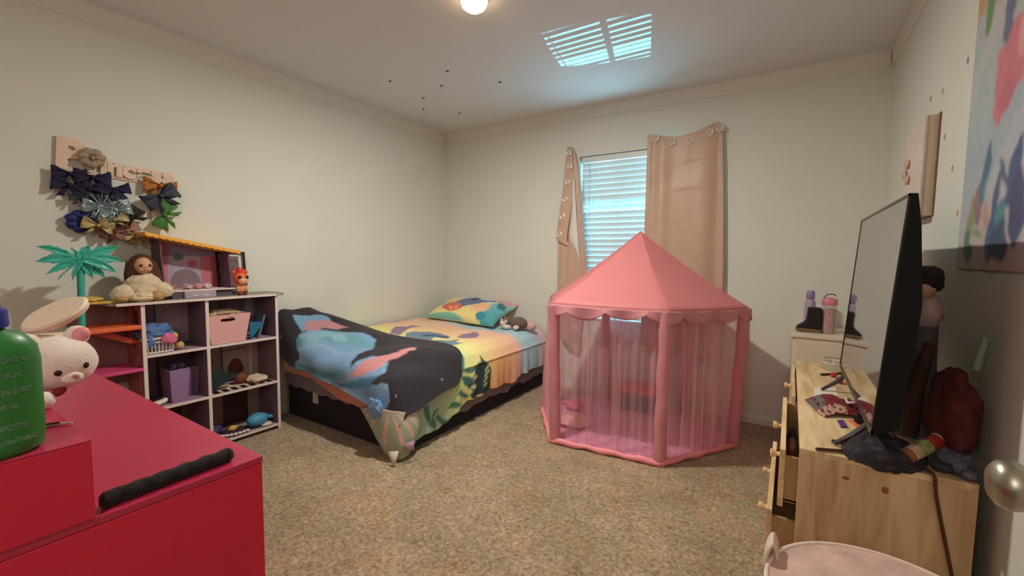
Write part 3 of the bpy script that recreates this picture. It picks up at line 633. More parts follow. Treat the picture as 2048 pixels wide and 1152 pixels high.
for i in range(6):
    a, b = TV_[i], TV_[(i + 1) % 6]
    a = Vector((*a, 0)); b = Vector((*b, 0)); dr = (b - a).normalized(); nrm = Vector((-dr.y, dr.x, 0))
    if nrm.dot(tc_ - a) < 0: nrm = -nrm
    n = 120; P = np.zeros((14, n + 1, 3))
    for q in range(n + 1):
        tq = .03 + .94 * q / n; e = a.lerp(b, tq)
        for j in range(14):
            w_ = j / 13; am = .006 + .014 * w_
            off = am * math.sin(tq * 44 + i * 1.7 + .8 * math.sin(tq * 13)) + am * .6 * math.sin(tq * 83 + i)
            p = e + nrm * (.035 + off); p.z = (zr - .035) * (1 - w_) + .012 * w_; P[j, q] = p
    MB().grid(P).build('sheer_panel', Msheer, tent)
    if i in (5, 0, 4):     # gathered edges that read as brighter vertical folds
        for tq in ((.34, .57, .62) if i == 5 else (.40, .66, .70)):
            e = a.lerp(b, tq) + nrm * .02; mb = MB(); P = np.zeros((12, 7, 3))
            for j in range(12):
                for q in range(7):
                    p = e + dr * ((q - 3) * .0030 + .003 * math.sin(j * .35 + tq * 9)) + nrm * (.004 * math.sin(q * 1.6)); p.z = (zr - .05) * (1 - j / 11) + .02 * j / 11; P[j, q] = p
            MB().grid(P).build('gathered_fold', Msheer2, tent)
Mfl = mat('mauve_floor_cloth', (226, 152, 186), .55, .05, 10, .12, 30)
fp = [tuple(tc_.xy + (Vector(q) - tc_.xy) * .985) for q in TV_]
nfl = 26; mb = MB(); c0 = Vector((tc_.x, tc_.y, .02))
for i in range(6):
    a, b = Vector((*fp[i], .010)), Vector((*fp[(i + 1) % 6], .010)); P = np.zeros((nfl, nfl, 3))
    for j in range(nfl):
        for q in range(nfl):
            e = a.lerp(b, q / (nfl - 1)); p = c0.lerp(e, j / (nfl - 1)); p.z = .012 + .010 * noise.noise(Vector((p.x * 7, p.y * 7, 1))) * (1 - j / (nfl - 1)) + .003; P[j, q] = p
    mb.grid(P)
mb.build('floor_cloth', Mfl, tent, solid=.004)
for i in range(6):       # padded bottom hem with the base tube in it
    a, b = Vector((*TV_[i], .018)), Vector((*TV_[(i + 1) % 6], .018)); pts = [a.lerp(b, q / 20) + Vector((0, 0, .004 * math.sin(q * 1.3 + i))) for q in range(21)]
    MB().tube(pts, [.017 + .003 * math.sin(q * .9 + i) for q in range(21)], 10).build('bottom_hem', mat('hem_pink', (240, 146, 158), .5, .04, 10, .1, 40), tent)

# box inside the tent
bx = thing('toy_box', 'dark crate with a red lid standing inside the play tent', 'box', (-.95, 3.27, .02))
MB().box(-1.065, -.80, 3.17, 3.36, .022, .15).build('body', mat('dark_crate', (58, 50, 50), .7, .35, 60, .4, 90), bx, bevel=.008)
MB().box(-1.085, -.785, 3.155, 3.375, .15, .205).build('lid', mat('red_lid', (206, 40, 44), .45, .05), bx, bevel=.015)
mb = MB(); mb.ell((-1.33, 2.95, .055), (.07, .05, .035), 20, 12, .2, 5)
tag(mb.build('doll_dress', mat('hot_pink_satin', (220, 96, 130), .5, .1)), 'small hot pink doll dress lying on the tent floor', 'doll clothes')
mb = MB(); mb.ell((-1.22, 2.68, .045), (.12, .09, .03), 24, 12, .25, 5)
tag(mb.build('play_cloth', mat('pale_pink_cloth', (236, 170, 176), .6, .06)), 'crumpled pale pink cloth on the tent floor near the left post', 'cloth')

# ------------------------------------------------------------------ DOLLHOUSE SHELF
FX, BX = -2.84, -3.082
Mpl = mat('white_edge_board', (226, 208, 200), .5, .03); Mmauve = mat('mauve_board', (128, 104, 118), .7, .06, 6); Mdus = mat('dusty_rose_board', (160, 84, 86), .6, .1, 8)
dh = thing('dollhouse', 'tall open white and mauve dollhouse shelf against the left wall', 'dollhouse', (-2.96, 1.19, 0))
Y0, YM, Y1 = .838, 1.133, 1.536; zs = [.035, .322, .618, .897]; tk = .007
mb = MB(); mb.box(BX, FX, Y0 - tk, Y0 + tk, 0.0, .897).build('side_panel', Mdus, dh, smooth=False)
MB().box(BX, FX, Y1 - tk, Y1 + tk, 0, .897).build('side_panel', Mmauve, dh, smooth=False)
MB().box(BX + .004, FX, YM - tk, YM + tk, 0.02, .897).build('divider', Mmauve, dh, smooth=False)
for nm_, z_ in (('bottom_board', .03), ('shelf', .322), ('shelf', .618)):
    MB().box(BX, FX, Y0 + tk, Y1 - tk, z_ - .006, z_ + .006).build(nm_, mat('lilac_floor_board', (158, 130, 148), .6, .06, 12), dh, smooth=False)
# rounded top board
poly = [(BX, .70), (BX, 1.60)] + [(BX + .13 + .13 * math.cos(a), 1.545 + .075 * math.sin(a)) for a in [math.pi / 2 - q * math.pi / 2 / 8 for q in range(9)]] + [(FX + .015, 1.50), (FX + .015, .74), (FX - .02, .71)]
MB().prism(poly, 'z', .897, .909).build('top_board', mat('sage_top_board', (150, 146, 132), .6, .15, 50), dh, smooth=False)
mb = MB()       # white edging on the front of every board
for y_ in (Y0, YM, Y1): mb.box(FX, FX + .004, y_ - .0085, y_ + .0085, 0.0, .897)
for z_ in (.03, .322, .618): mb.box(FX, FX + .0045, Y0, Y1, z_ - .0075, z_ + .0075)
mb.box(FX + .012, FX + .018, .73, 1.53, .896, .910)
mb.build('edging', Mpl, dh, smooth=False)
# printed back panels, one per room, in their own wallpapers
rooms = [((Y0, YM), (.618, .897), (112, 96, 112), (142, 124, 134)), ((YM, Y1), (.618, .897), (118, 104, 116), (96, 80, 92)), ((Y0, YM), (.322, .618), (112, 94, 112), (100, 82, 86)),
         ((YM, Y1), (.322, .618), (126, 100, 96), (140, 124, 116)), ((Y0, YM), (.03, .322), (104, 86, 78), (84, 74, 60)), ((YM, Y1), (.03, .322), (120, 94, 92), (128, 112, 108))]
for (a, b), (c, d), c1, c2 in rooms:
    nu, nv = 60, 50; yy, zz_ = np.meshgrid(np.linspace(a + tk, b - tk, nu), np.linspace(c + .006, d, nv)); P = np.stack([np.full(yy.shape, BX + .004), yy, zz_], -1)
    c1 = tuple(x * 1.16 for x in c1); c2 = tuple(x * 1.16 for x in c2)
    fy = (yy - a) / (b - a); fz = (zz_ - c) / (d - c); Cc = np.zeros((nv, nu, 3)); Cc[:] = lin(c1); put(Cc, (fy > .42) & (fy < .97) & (fz < 2), c2)
    put(Cc, fz < .06, (90, 70, 76)); put(Cc, np.abs(fy - .42) < .012, (84, 68, 80))
    if c < .1: put(Cc, (np.abs(fy - .58) < .16) & (fz < .9), (66, 34, 30)); put(Cc, (np.abs(fy - .76) < .03), (58, 30, 28))
    if .3 < c < .4 and a > 1:
        put(Cc, (np.abs(fz - .72) < .015) & (np.abs(fy - .6) < .17), (70, 50, 46)); put(Cc, np.hypot((fy - .62) / .12, (fz - .25) / .26) < 1, (92, 46, 38)); put(Cc, np.abs(fy - .86) < .012, (196, 180, 164))
    if c > .6 and a > 1: put(Cc, (np.hypot((fy - .86) / .07, (fz - .72) / .2) < 1) | ((np.abs(fy - .86) < .07) & (fz < .72)), (150, 142, 160))
    MB().grid(P).build('wallpaper', mat('printed_card', (200, 200, 200), .7, .05, 20, attr='Col'), dh, colors=Cc.reshape(-1, 3), smooth=False)
# window prints on the near side
mb = MB(); mb.box(-2.93, -2.885, Y0 - tk - .003, Y0 - tk, .70, .86).box(-2.955, -2.945, Y0 - tk - .003, Y0 - tk, .66, .88)
mb.build('side_window', mat('printed_window', (70, 34, 32), .6), dh, smooth=False)
mb = MB(); mb.prism([(-2.95 + .018 * math.cos(a), .55 + .03 * math.sin(a)) for a in [q * .52 for q in range(12)]], 'y', Y0 - tk - .003, Y0 - tk).box(-2.90, -2.892, Y0 - tk - .003, Y0 - tk, .38, .53)
mb.prism([(-2.91 + .022 * math.cos(a), .60 + .012 * math.sin(a)) for a in [q * .52 for q in range(12)]], 'y', Y0 - tk - .003, Y0 - tk)
mb.build('side_print', mat('printed_ornament', (176, 120, 116), .6, .3, 60), dh, smooth=False)
# balcony platforms beside the house
MB().box(-3.06, -2.83, .605, .83, .768, .790).build('balcony', mat('orange_plastic', (232, 106, 66), .45), dh, bevel=.004)
MB().prism([(.625, .768), (.70, .768), (.83, .70), (.83, .69), (.80, .69)], 'x', -2.90, -2.885).build('bracket', mat('orange_plastic_dark', (190, 74, 44), .5), dh, smooth=False)
MB().box(-3.06, -2.83, .60, .83, .545, .562).build('balcony', mat('magenta_plastic', (206, 70, 122), .45), dh, bevel=.004)
MB().box(-3.075, -3.068, .60, .83, .45, .90).build('backdrop', mat('mauve_card', (150, 112, 108), .7), dh, smooth=False)
mb = MB(); mb.ell((-3.066, .66, .66), (.004, .02, .035), 12, 8, M=rot('X', 35)); mb.build('bird_print', mat('pale_print', (206, 186, 178), .6), dh)
# palm tree elevator post
Mpalm = mat('teal_plastic', (58, 172, 152), .4, .08, 15, trans=.0)
MB().tube([(-2.86, .607, .40), (-2.86, .610, .80), (-2.86, .618, 1.17)], [.013, .0125, .016], 12).build('palm_trunk', Mpalm, dh)
for i, (ang, ln_, dr_) in enumerate([(150, .17, .02), (172, .155, .03), (196, .13, .035), (218, .11, .03), (245, .09, .02), (116, .07, .0), (68, .08, .0), (32, .17, .02), (10, .155, .03), (-14, .13, .035), (-38, .11, .03), (-64, .085, .02), (90, .045, 0)]):
    n = 12; P = np.zeros((n, 5, 3)); a0 = math.radians(ang)
    for j in range(n):
        w_ = j / (n - 1); cy_ = .618 + math.cos(a0) * ln_ * w_; cz_ = 1.130 + math.sin(a0) * ln_ * w_ * .95 - dr_ * w_ ** 2 + .02 * w_ * (1 - w_); hw = .021 * math.sin(math.pi * min(1, .12 + w_ * .9)) * (1 + .28 * (j % 2))
        for q in range(5):
            P[j, q] = (-2.855 + .004 * i % .02 + .004 * abs(q - 2), cy_ - math.sin(a0) * hw * (q - 2) / 2 * .8, cz_ + (abs(math.cos(a0)) * .9 + .15) * hw * (q - 2) / 2)
    MB().grid(P).build('palm_frond', Mpalm, dh, solid=.003)
# attic with slanted orange roof
AX0, AX1 = -3.07, -2.93; ya, yb2 = .965, 1.30
at = MB(); at.box(AX0, AX1 + .03, ya - .02, yb2 + .03, .949, .957).build('attic_floor', Mpl, dh, smooth=False)
nu, nv = 120, 90; yy = np.linspace(ya, yb2, nu); zt = np.interp(yy, [ya, yb2], [1.248, 1.185]); P = np.zeros((nv, nu, 3)); P[:, :, 0] = AX0; P[:, :, 1] = yy[None]; vv_ = np.linspace(0, 1, nv)[:, None]; P[:, :, 2] = .957 + (zt[None] - .957) * vv_
fy = np.repeat(np.linspace(0, 1, nu)[None], nv, 0); fz = P[:, :, 2]
Cc = np.zeros((nv, nu, 3)); Cc[:] = lin((172, 156, 176)); put(Cc, (fy < .2), (200, 116, 132)); put(Cc, fy > .70, (190, 110, 124)); put(Cc, fy > .86, (176, 82, 96)); put(Cc, (fz > 1.15 - .0 * fy), (132, 116, 140)); put(Cc, (fz > 1.15) & (fy < .2), (170, 88, 104))
put(Cc, np.hypot((fy - .46) / .23, (fz - .985) / .088) < 1, (132, 112, 122)); put(Cc, (np.abs(fy - .46) < .23) & (fz < .985), (132, 112, 122)); put(Cc, np.hypot((fy - .36) / .08, (fz - 1.148) / .024) < 1, (86, 106, 112)); put(Cc, np.hypot((fy - .57) / .07, (fz - 1.105) / .02) < 1, (182, 90, 104))
put(Cc, np.hypot((fy - .10) / .04, (fz - 1.14) / .03) < 1, (160, 70, 92))
MB().grid(P).build('attic_wall', _m['printed_card'], dh, colors=Cc.reshape(-1, 3), smooth=False)
MB().prism([(AX0, .957), (AX1 + .02, .957), (AX1 - .02, 1.235), (AX0, 1.245)], 'y', ya - .008, ya).build('attic_side', mat('plum_board', (92, 66, 72), .7, .2, 40), dh, smooth=False)
MB().prism([(AX0, .957), (AX1 + .02, .957), (AX1 - .02, 1.18), (AX0, 1.185)], 'y', yb2, yb2 + .008).build('attic_side', mat('violet_board', (112, 78, 104), .7, .1), dh, smooth=False)
n = 60; poly = []
for q in range(n + 1): y_ = .885 + (1.36 - .885) * q / n; poly.append((y_, 1.273 - (y_ - .885) * .197 + .006))
for q in range(n, -1, -1): y_ = .885 + (1.36 - .885) * q / n; poly.append((y_, 1.273 - (y_ - .885) * .197 - .009 - .006 * abs(math.sin(q * math.pi / 4))))
MB().prism(poly, 'x', AX0, AX1 + .02).build('attic_roof', mat('amber_roof', (240, 172, 66), .5, .06, 30), dh, smooth=False)
MB().box(-3.05, -2.885, 1.045, 1.205, .909, .948).build('drawer', mat('lilac_drawer', (172, 154, 166), .6), dh, bevel=.003)
mb = MB(); mb.box(-2.884, -2.881, 1.085, 1.11, .922, .927).box(-2.884, -2.881, 1.14, 1.165, .922, .927).build('drawer_pull', mat('white_dash', (232, 226, 224), .5), dh, smooth=False)
MB().box(-3.06, -2.90, .99, 1.045, .909, .948).build('attic_foot', mat('slate_board', (86, 78, 92), .7), dh, smooth=False)
MB().box(-3.06, -2.92, 1.205, 1.31, .909, .948).build('attic_foot', mat('slate_board', (86, 78, 92), .7), dh, smooth=False)
# small frilly toys on the attic floor
for i, (y_, c_, lb) in enumerate([(1.005, (190, 120, 128), 'left end'), (1.09, (206, 170, 172), 'left side of the arch'), (1.145, (214, 150, 160), 'middle of the arch'), (1.19, (206, 186, 188), 'right side of the arch')]):
    mb = MB(); mb.ell((-2.97, y_, .973), (.03, .024, .016), 14, 10, .5, 9)
    tag(mb.build('frilly_trinket', mat('trinket%d' % i, c_, .5, .3, 120)), 'small frilly pink trinket on the attic floor, %s' % lb, 'trinket', 'trinkets on the attic floor')

# framed picture leaning behind
fr = thing('picture_frame', 'black framed picture leaning on the wall behind the orange toy', 'picture frame', (-3.06, 1.36, .909))
Mt = T(-3.03, 1.365, .911) @ rot('Y', -6)
mb = MB()
for a in ((-.085, -.073, 0, .27), (.073, .085, 0, .27), (-.085, .085, 0, .012), (-.085, .085, .258, .27)): mb.add(*(lambda m: (m.v, m.f))(MB().box(-.006, .008, a[0], a[1], a[2], a[3])), Mt)
mb.build('frame', mat('black_frame', (34, 24, 20), .4), fr, smooth=False)
MB().box(-.005, .001, -.08, .08, .005, .262, Mt).build('picture', mat('grey_picture', (112, 92, 94), .5, .5, 30), fr, smooth=False)
mb = MB(); mb.box(.001, .003, .045, .060, .02, .25, Mt).box(.001, .003, -.07, .06, .24, .25, Mt)
for i in range(7): mb.add(*(lambda m: (m.v, m.f))(MB().ell((0, 0, 0), (.0012, .003, .022), 8, 6)), Mt @ T(.003, -.06 + .008 * (i % 3), .07 + i * .026) @ rot('X', -50 - i * 3))
mb.build('white_strokes', mat('white_ink', (214, 206, 200), .6), fr, smooth=False)

# orange big-headed toy
ft = thing('toy_figure', 'orange big-headed toy figure standing in front of the picture frame', 'toy', (-2.905, 1.352, .909))
Mo = mat('orange_toy', (224, 98, 50), .5, .06, 30); Mpch = mat('peach_toy', (226, 156, 112), .5, .05)
MB().ell((-2.905, 1.352, 1.015), (.040, .042, .042), 24, 16).ell((-2.915, 1.320, 1.052), (.012, .014, .013), 12, 8).ell((-2.915, 1.386, 1.050), (.012, .014, .013), 12, 8).build('head', Mo, ft)
mb = MB()
for i in range(6): mb.ell((-2.905 + .008 * (i % 2), 1.335 + .010 * i * .6, 1.055 + .010 * math.sin(i * 1.2)), (.016, .013, .022), 12, 8)
mb.build('crest', mat('red_orange_toy', (214, 66, 44), .5), ft)
MB().ell((-2.872, 1.352, .998), (.014, .030, .022), 16, 10).build('muzzle', Mpch, ft)
for y_ in (1.334, 1.374): MB().ell((-2.872, y_, 1.020), (.007, .0115, .0125), 12, 8).build('eye', mat('black_bead', (18, 14, 14), .25), ft)
MB().ell((-2.905, 1.352, .955), (.024, .028, .034), 18, 12).ell((-2.890, 1.328, .950), (.010, .009, .022), 10, 8).ell((-2.890, 1.376, .950), (.010, .009, .022), 10, 8).build('body', Mpch, ft)
for y_ in (1.336, 1.368): MB().ell((-2.888, y_, .919), (.018, .013, .010), 12, 8).build('foot', mat('dark_red_toy', (128, 46, 38), .5), ft)

# doll in a fluffy cream coat
dl = thing('doll', 'brown haired doll in a fluffy cream coat sitting on the dollhouse top', 'doll', (-2.90, .862, .909))
Msk = mat('doll_skin', (206, 158, 126), .5, .03)
mb = MB(); mb.ell((-2.90, .866, 1.098), (.040, .040, .047), 28, 20).ell((-2.864, .866, 1.092), (.006, .0065, .006), 10, 8).ell((-2.875, .850, 1.078), (.012, .012, .010), 10, 8).ell((-2.875, .882, 1.078), (.012, .012, .010), 10, 8)
mb.lathe([(.014, 0), (.013, .03)], (-2.90, .866, 1.035), 12); mb.build('head', Msk, dl)
for y_ in (.850, .884): MB().ell((-2.866, y_, 1.100), (.005, .0095, .0075), 12, 8).build('eye', mat('brown_glass', (64, 28, 18), .2), dl)
MB().ell((-2.8635, .867, 1.074), (.003, .008, .003), 10, 6).build('mouth', mat('rose_lip', (184, 92, 84), .4), dl)
mb = MB(); mb.ell((-2.922, .868, 1.108), (.046, .054, .052), 28, 18, .10, 12)
for i in range(16):
    a = -1.9 + i * .27; x_ = -2.925 + .03 * math.cos(a); y_ = .868 + .050 * math.sin(a) * 1.05
    y2 = y_ + (.035 if y_ > .868 else -.012); mb.tube([(x_, y_, 1.12), (x_ - .004, y_ * .5 + y2 * .5, 1.06), (x_ - .01, y2, .98 - .02 * (i % 3))], [.012, .016, .009], 8)
mb.build('hair', mat('brown_hair', (82, 44, 28), .6, .3, 140, .4, 300), dl)
Mfluff = mat('cream_fluff', (222, 204, 170), .95, .14, 30, .6, 160, sheen=.3)
mb = MB(); mb.ell((-2.90, .866, .990), (.062, .078, .070), 30, 20, .14, 8).ell((-2.895, .785, .960), (.045, .062, .040), 24, 14, .16, 8, rot('X', 18)).ell((-2.895, .945, .965), (.045, .050, .042), 24, 14, .16, 8, rot('X', -22))
mb.ell((-2.865, .845, .935), (.055, .060, .028), 24, 14, .15, 8); mb.build('coat', Mfluff, dl)
mb = MB(); mb.ell((-2.842, .830, .934), (.026, .030, .024), 18, 12, .2, 6).ell((-2.842, .905, .936), (.028, .032, .026), 18, 12, .2, 6).ell((-2.865, .765, .928), (.030, .028, .018), 18, 12, .2, 6)
mb.build('boots', mat('tan_fluff', (190, 150, 96), .95, .2, 40, .5, 160), dl)
mb = MB(); mb.box(-2.99, -2.88, .60, .74, .911, .921).ell((-2.95, .66, .930), (.05, .05, .014), 20, 10, .3, 6)
tag(mb.build('yellow_toy_slide', mat('yellow_translucent', (214, 178, 84), .4, .15, 30)), 'flat yellow plastic toy lying on the dollhouse top beside the palm', 'toy')

# things on the dollhouse shelves
bs = thing('toy_laundry_basket', 'white slotted toy basket in the top left dollhouse room', 'basket', (-2.90, .905, .624))
Mbw = mat('white_plastic', (224, 210, 200), .4)
mb = MB(); za, zb = .626, .706
for side in range(4):
    for i in range(9):
        f_ = i / 8
        def pt(fr, z): 
            e = .050 + .010 * (z - za) / (zb - za) * 1.0; ex = .042 + .008 * (z - za) / (zb - za)
            return [(-2.90 + ex, .905 - e * 1.2 + 2.4 * e * fr), (-2.90 - ex, .905 - e * 1.2 + 2.4 * e * fr), (-2.90 - ex + 2 * ex * fr, .905 - 1.2 * e), (-2.90 - ex + 2 * ex * fr, .905 + 1.2 * e)][side]
        p0 = pt(f_, za); p1 = pt(f_, zb); mb.tube([(*p0, za), (*p1, zb)], .0032, 5)
for z, s_ in ((za + .004, .052), (zb - .02, .058), (zb, .060)):
    ex = s_ * .84; ey = s_ * 1.2; mb.tube([(-2.90 + ex, .905 - ey, z), (-2.90 + ex, .905 + ey, z), (-2.90 - ex, .905 + ey, z), (-2.90 - ex, .905 - ey, z), (-2.90 + ex, .905 - ey, z)], .0045 if z < zb else .006, 6)
mb.box(-2.94, -2.86, .845, .965, za, za + .004); mb.build('basket_body', Mbw, bs)
mb = MB(); mb.ell((-2.90, .905, .735), (.055, .080, .045), 30, 18, .35, 7).ell((-2.865, .872, .705), (.022, .030, .050), 20, 12, .3, 7)
tag(mb.build('doll_clothes', mat('blue_doll_cloth', (84, 118, 168), .8, .25, 30, .3)), 'heap of blue doll clothes spilling from the white toy basket', 'doll clothes')
mb = MB(); mb.ell((-2.838, .948, .700), (.010, .036, .028), 20, 12, .3, 6, rot('X', -25))
tag(mb.build('doll_shirt', mat('pink_doll_cloth', (214, 110, 144), .8, .1)), 'pink doll shirt hanging over the rim of the white toy basket', 'doll clothes')
tf = thing('small_doll', 'little brown and yellow toy standing beside the white toy basket', 'toy', (-2.88, 1.005, .624))
MB().ell((-2.88, 1.008, .648), (.020, .022, .022), 16, 12, .1).build('body', mat('tan_toy', (196, 156, 106), .7), tf)
MB().ell((-2.885, .985, .705), (.014, .018, .020), 14, 10, .2).ell((-2.885, .992, .680), (.010, .012, .014), 12, 8).build('cap', mat('yellow_toy', (204, 184, 92), .7), tf)
MB().ell((-2.89, 1.000, .676), (.018, .016, .014), 14, 10).build('hair', mat('dark_toy', (50, 32, 28), .7), tf)

def bin_(nm, label, cx, y0b, y1b, y0t, y1t, z0, z1, m, slot, dx=.075, cat='storage bin'):
    o = thing(nm, label, cat, (cx, (y0b + y1b) / 2, z0)); mb = MB(); t_ = .004; xf = lambda z: dx + .008 * (z - z0) / (z1 - z0)
    ys = (y0b + y1b) / 2
    # back and sides
    def panel(p): mb.add(p, [(0, 1, 2, 3)])
    A = [(cx + dx, y0b, z0), (cx + dx, y1b, z0), (cx + dx + .01, y1t, z1), (cx + dx + .01, y0t, z1)]
    B = [(cx - dx, y0b, z0), (cx - dx, y1b, z0), (cx - dx - .01, y1t, z1), (cx - dx - .01, y0t, z1)]
    panel(B); panel([A[0], B[0], B[3], A[3]]); panel([A[1], B[1], B[2], A[2]]); panel([A[0], A[1], B[1], B[0]])
    if slot:
        sy0, sy1, sz0, sz1 = slot; n_ = 24; ring = []; out = []
        cyc = [(( sy0 + sy1) / 2 + (sy1 - sy0) / 2 * max(-1, min(1, 1.25 * math.cos(a))), (sz0 + sz1) / 2 + (sz1 - sz0) / 2 * math.sin(a)) for a in [2 * math.pi * q / n_ for q in range(n_)]]
        for (yy_, zz_), a in zip(cyc, [2 * math.pi * q / n_ for q in range(n_)]):
            ring.append((cx + dx + .01 * (zz_ - z0) / (z1 - z0), yy_, zz_))
            ca, sa = math.cos(a), math.sin(a); s_ = 1 / max(abs(ca), abs(sa)); fy_ = (ca * s_ + 1) / 2; fz_ = (sa * s_ + 1) / 2
            zz2 = z0 + (z1 - z0) * fz_; l_ = y0b + (y0t - y0b) * fz_; r_ = y1b + (y1t - y1b) * fz_; out.append((cx + dx + .01 * fz_, l_ + (r_ - l_) * fy_, zz2))
        mb.add(ring + out, [(q, (q + 1) % n_, n_ + (q + 1) % n_, n_ + q) for q in range(n_)])
    else: panel(A)
    mb.build('bin_body', m, o, smooth=False, solid=.004); return o
Mpk = mat('blush_plastic', (224, 168, 166), .5, .03); Mlv = mat('lavender_plastic', (148, 116, 158), .5, .03)
bin_('storage_bin', 'large blush pink storage bin with a handle slot in the top right dollhouse room', -2.925, 1.155, 1.345, 1.128, 1.375, .626, .800, Mpk, (1.205, 1.285, .758, .778), dx=.073)
mb = MB(); mb.ell((-2.925, 1.25, .795), (.07, .10, .030), 30, 16, .5, 10)
tag(mb.build('crumpled_paper', mat('straw_paper', (190, 160, 128), .8, .3, 60, .5)), 'crumpled tan packing paper filling the large blush pink bin', 'paper')
Mt = T(-2.90, 1.44, .626) @ rot('X', -16); mb = MB(); mb.box(-.09, .02, -.006, .006, 0, .15, Mt)
tag(mb.build('toy_folder', mat('slate_folder', (92, 112, 128), .5, .1), smooth=False), 'grey blue folder leaning behind the teal folder beside the pink bin', 'folder', 'folders beside the pink bin')
mb = MB(); mb.prism([(1.385, .628), (1.475, .725), (1.40, .735), (1.378, .735)], 'x', -2.875, -2.868)
tag(mb.build('toy_folder', mat('teal_folder', (40, 108, 142), .5, .1), smooth=False), 'teal triangular folder leaning on the right side of the pink bin', 'folder', 'folders beside the pink bin')
bin_('storage_bin', 'small lavender bin at the front of the middle left dollhouse room', -2.93, .958, 1.030, .948, 1.044, .330, .515, Mlv, None, dx=.06)
bin_('storage_bin', 'grey lavender bin half hidden by the divider in the middle left room', -2.99, 1.050, 1.118, 1.045, 1.122, .330, .50, mat('grey_lavender', (120, 98, 126), .6), None, dx=.04)
mb = MB(); mb.ell((-2.93, .996, .520), (.055, .045, .03), 24, 14, .5, 9)
tag(mb.build('dark_doll_clothes', mat('dark_cloth', (60, 46, 60), .9, .4, 40)), 'dark doll clothes piled on the small lavender bin', 'doll clothes')
mb = MB(); mb.ell((-2.89, .905, .343), (.022, .042, .014), 20, 12, .05, 4, rot('X', 8)).ell((-2.89, .93, .352), (.016, .016, .012), 12, 8)
tag(mb.build('doll_shoe', mat('cream_shoe', (226, 214, 200), .5)), 'cream doll shoe lying left of the lavender bin', 'doll shoe')
mb = MB(); mb.ell((-2.86, .865, .338), (.018, .022, .010), 16, 10, .3, 7)
tag(mb.build('doll_purse', mat('rose_toy', (206, 128, 128), .6)), 'small rose toy purse at the left end of the middle left room', 'toy')
# middle right room
Mt = T(-2.93, 1.145, .330); mb = MB(); mb.prism([(1.148, .335), (1.148, .47), (1.17, .47), (1.30, .42), (1.30, .40), (1.16, .335)], 'x', -2.90, -2.893)
tag(mb.build('leaning_board', mat('dark_green_card', (30, 46, 48), .6, .1), smooth=False), 'dark green toy board leaning on the divider in the middle right room', 'toy board')
for i in range(7):
    mb = MB(); y_ = 1.165 + i * .052; mb.box(-2.905, -2.85, y_, y_ + .028, .3285, .3325)
    tag(mb.build('play_card', mat('black_card', (28, 22, 24), .4), smooth=False), 'black rectangle card lying in the row along the shelf edge', 'card', 'black cards along the shelf edge')
mb = MB(); mb.ell((-2.93, 1.44, .350), (.07, .06, .022), 26, 14, .35, 6).box(-3.0, -2.86, 1.16, 1.52, .3281, .3284)
tag(mb.build('doll_rug', mat('cream_toy_cloth', (212, 186, 160), .8, .2, 30)), 'crumpled cream doll rug in the middle right dollhouse room', 'cloth')
mb = MB(); mb.ell((-2.96, 1.36, .365), (.03, .045, .032), 20, 12, .3, 6)
tag(mb.build('toy_pony', mat('rust_toy', (112, 54, 42), .7, .2)), 'rust brown toy at the back of the middle right room', 'toy')
# bottom right room
wh = thing('toy_whale', 'blue plastic whale toy in the bottom right dollhouse room', 'toy', (-2.89, 1.43, .036))
MB().ell((-2.89, 1.42, .085), (.045, .068, .042), 26, 16, .04, 4, flat=-.036).build('body', mat('sky_blue_toy', (72, 148, 184), .45), wh)
MB().ell((-2.885, 1.498, .085), (.02, .022, .012), 14, 8, M=rot('X', -25)).build('tail', mat('sky_blue_toy', (72, 148, 184), .45), wh)
for i in range(15):
    a = -2.6 + i * .21; mb = MB(); mb.ell((-2.93 + .085 * math.cos(a), 1.30 + .115 * math.sin(a), .050), (.014, .012, .008), 12, 8)
    tag(mb.build('toy_teacup', mat('white_tile_toy', (222, 206, 196), .45)), 'white scallop piece in the half ring on the bottom shelf', 'toy piece', 'white scallop pieces on the bottom shelf')
mb = MB(); mb.lathe([(.065, 0), (.07, .008), (.05, .016)], (-2.93, 1.30, .036), 30).build('x', mat('dark_plum_toy', (62, 42, 58), .6))
o_ = bpy.data.objects['x']; o_.name = 'toy_plate'; tag(o_, 'dark plum round toy plate inside the ring of white scallops', 'toy')
mb = MB(); mb.ell((-2.93, 1.29, .062), (.022, .028, .014), 16, 10, .4, 6)
tag(mb.build('toy_flower', mat('yellow_flower_toy', (216, 172, 92), .6)), 'yellow flower-shaped toy on the dark plum plate', 'toy')
mb = MB(); mb.ell((-2.97, 1.20, .065), (.035, .045, .03), 18, 12, .3, 6)
tag(mb.build('toy_pouch', mat('violet_toy', (66, 46, 96), .7)), 'violet toy pouch left of the plate on the bottom shelf', 'toy')
mb = MB(); mb.ell((-2.87, 1.465, .046), (.03, .035, .012), 18, 10, .3, 8)
tag(mb.build('lace_scrap', mat('lace_white', (216, 200, 184), .7)), 'scrap of white lace in front of the blue whale', 'lace')

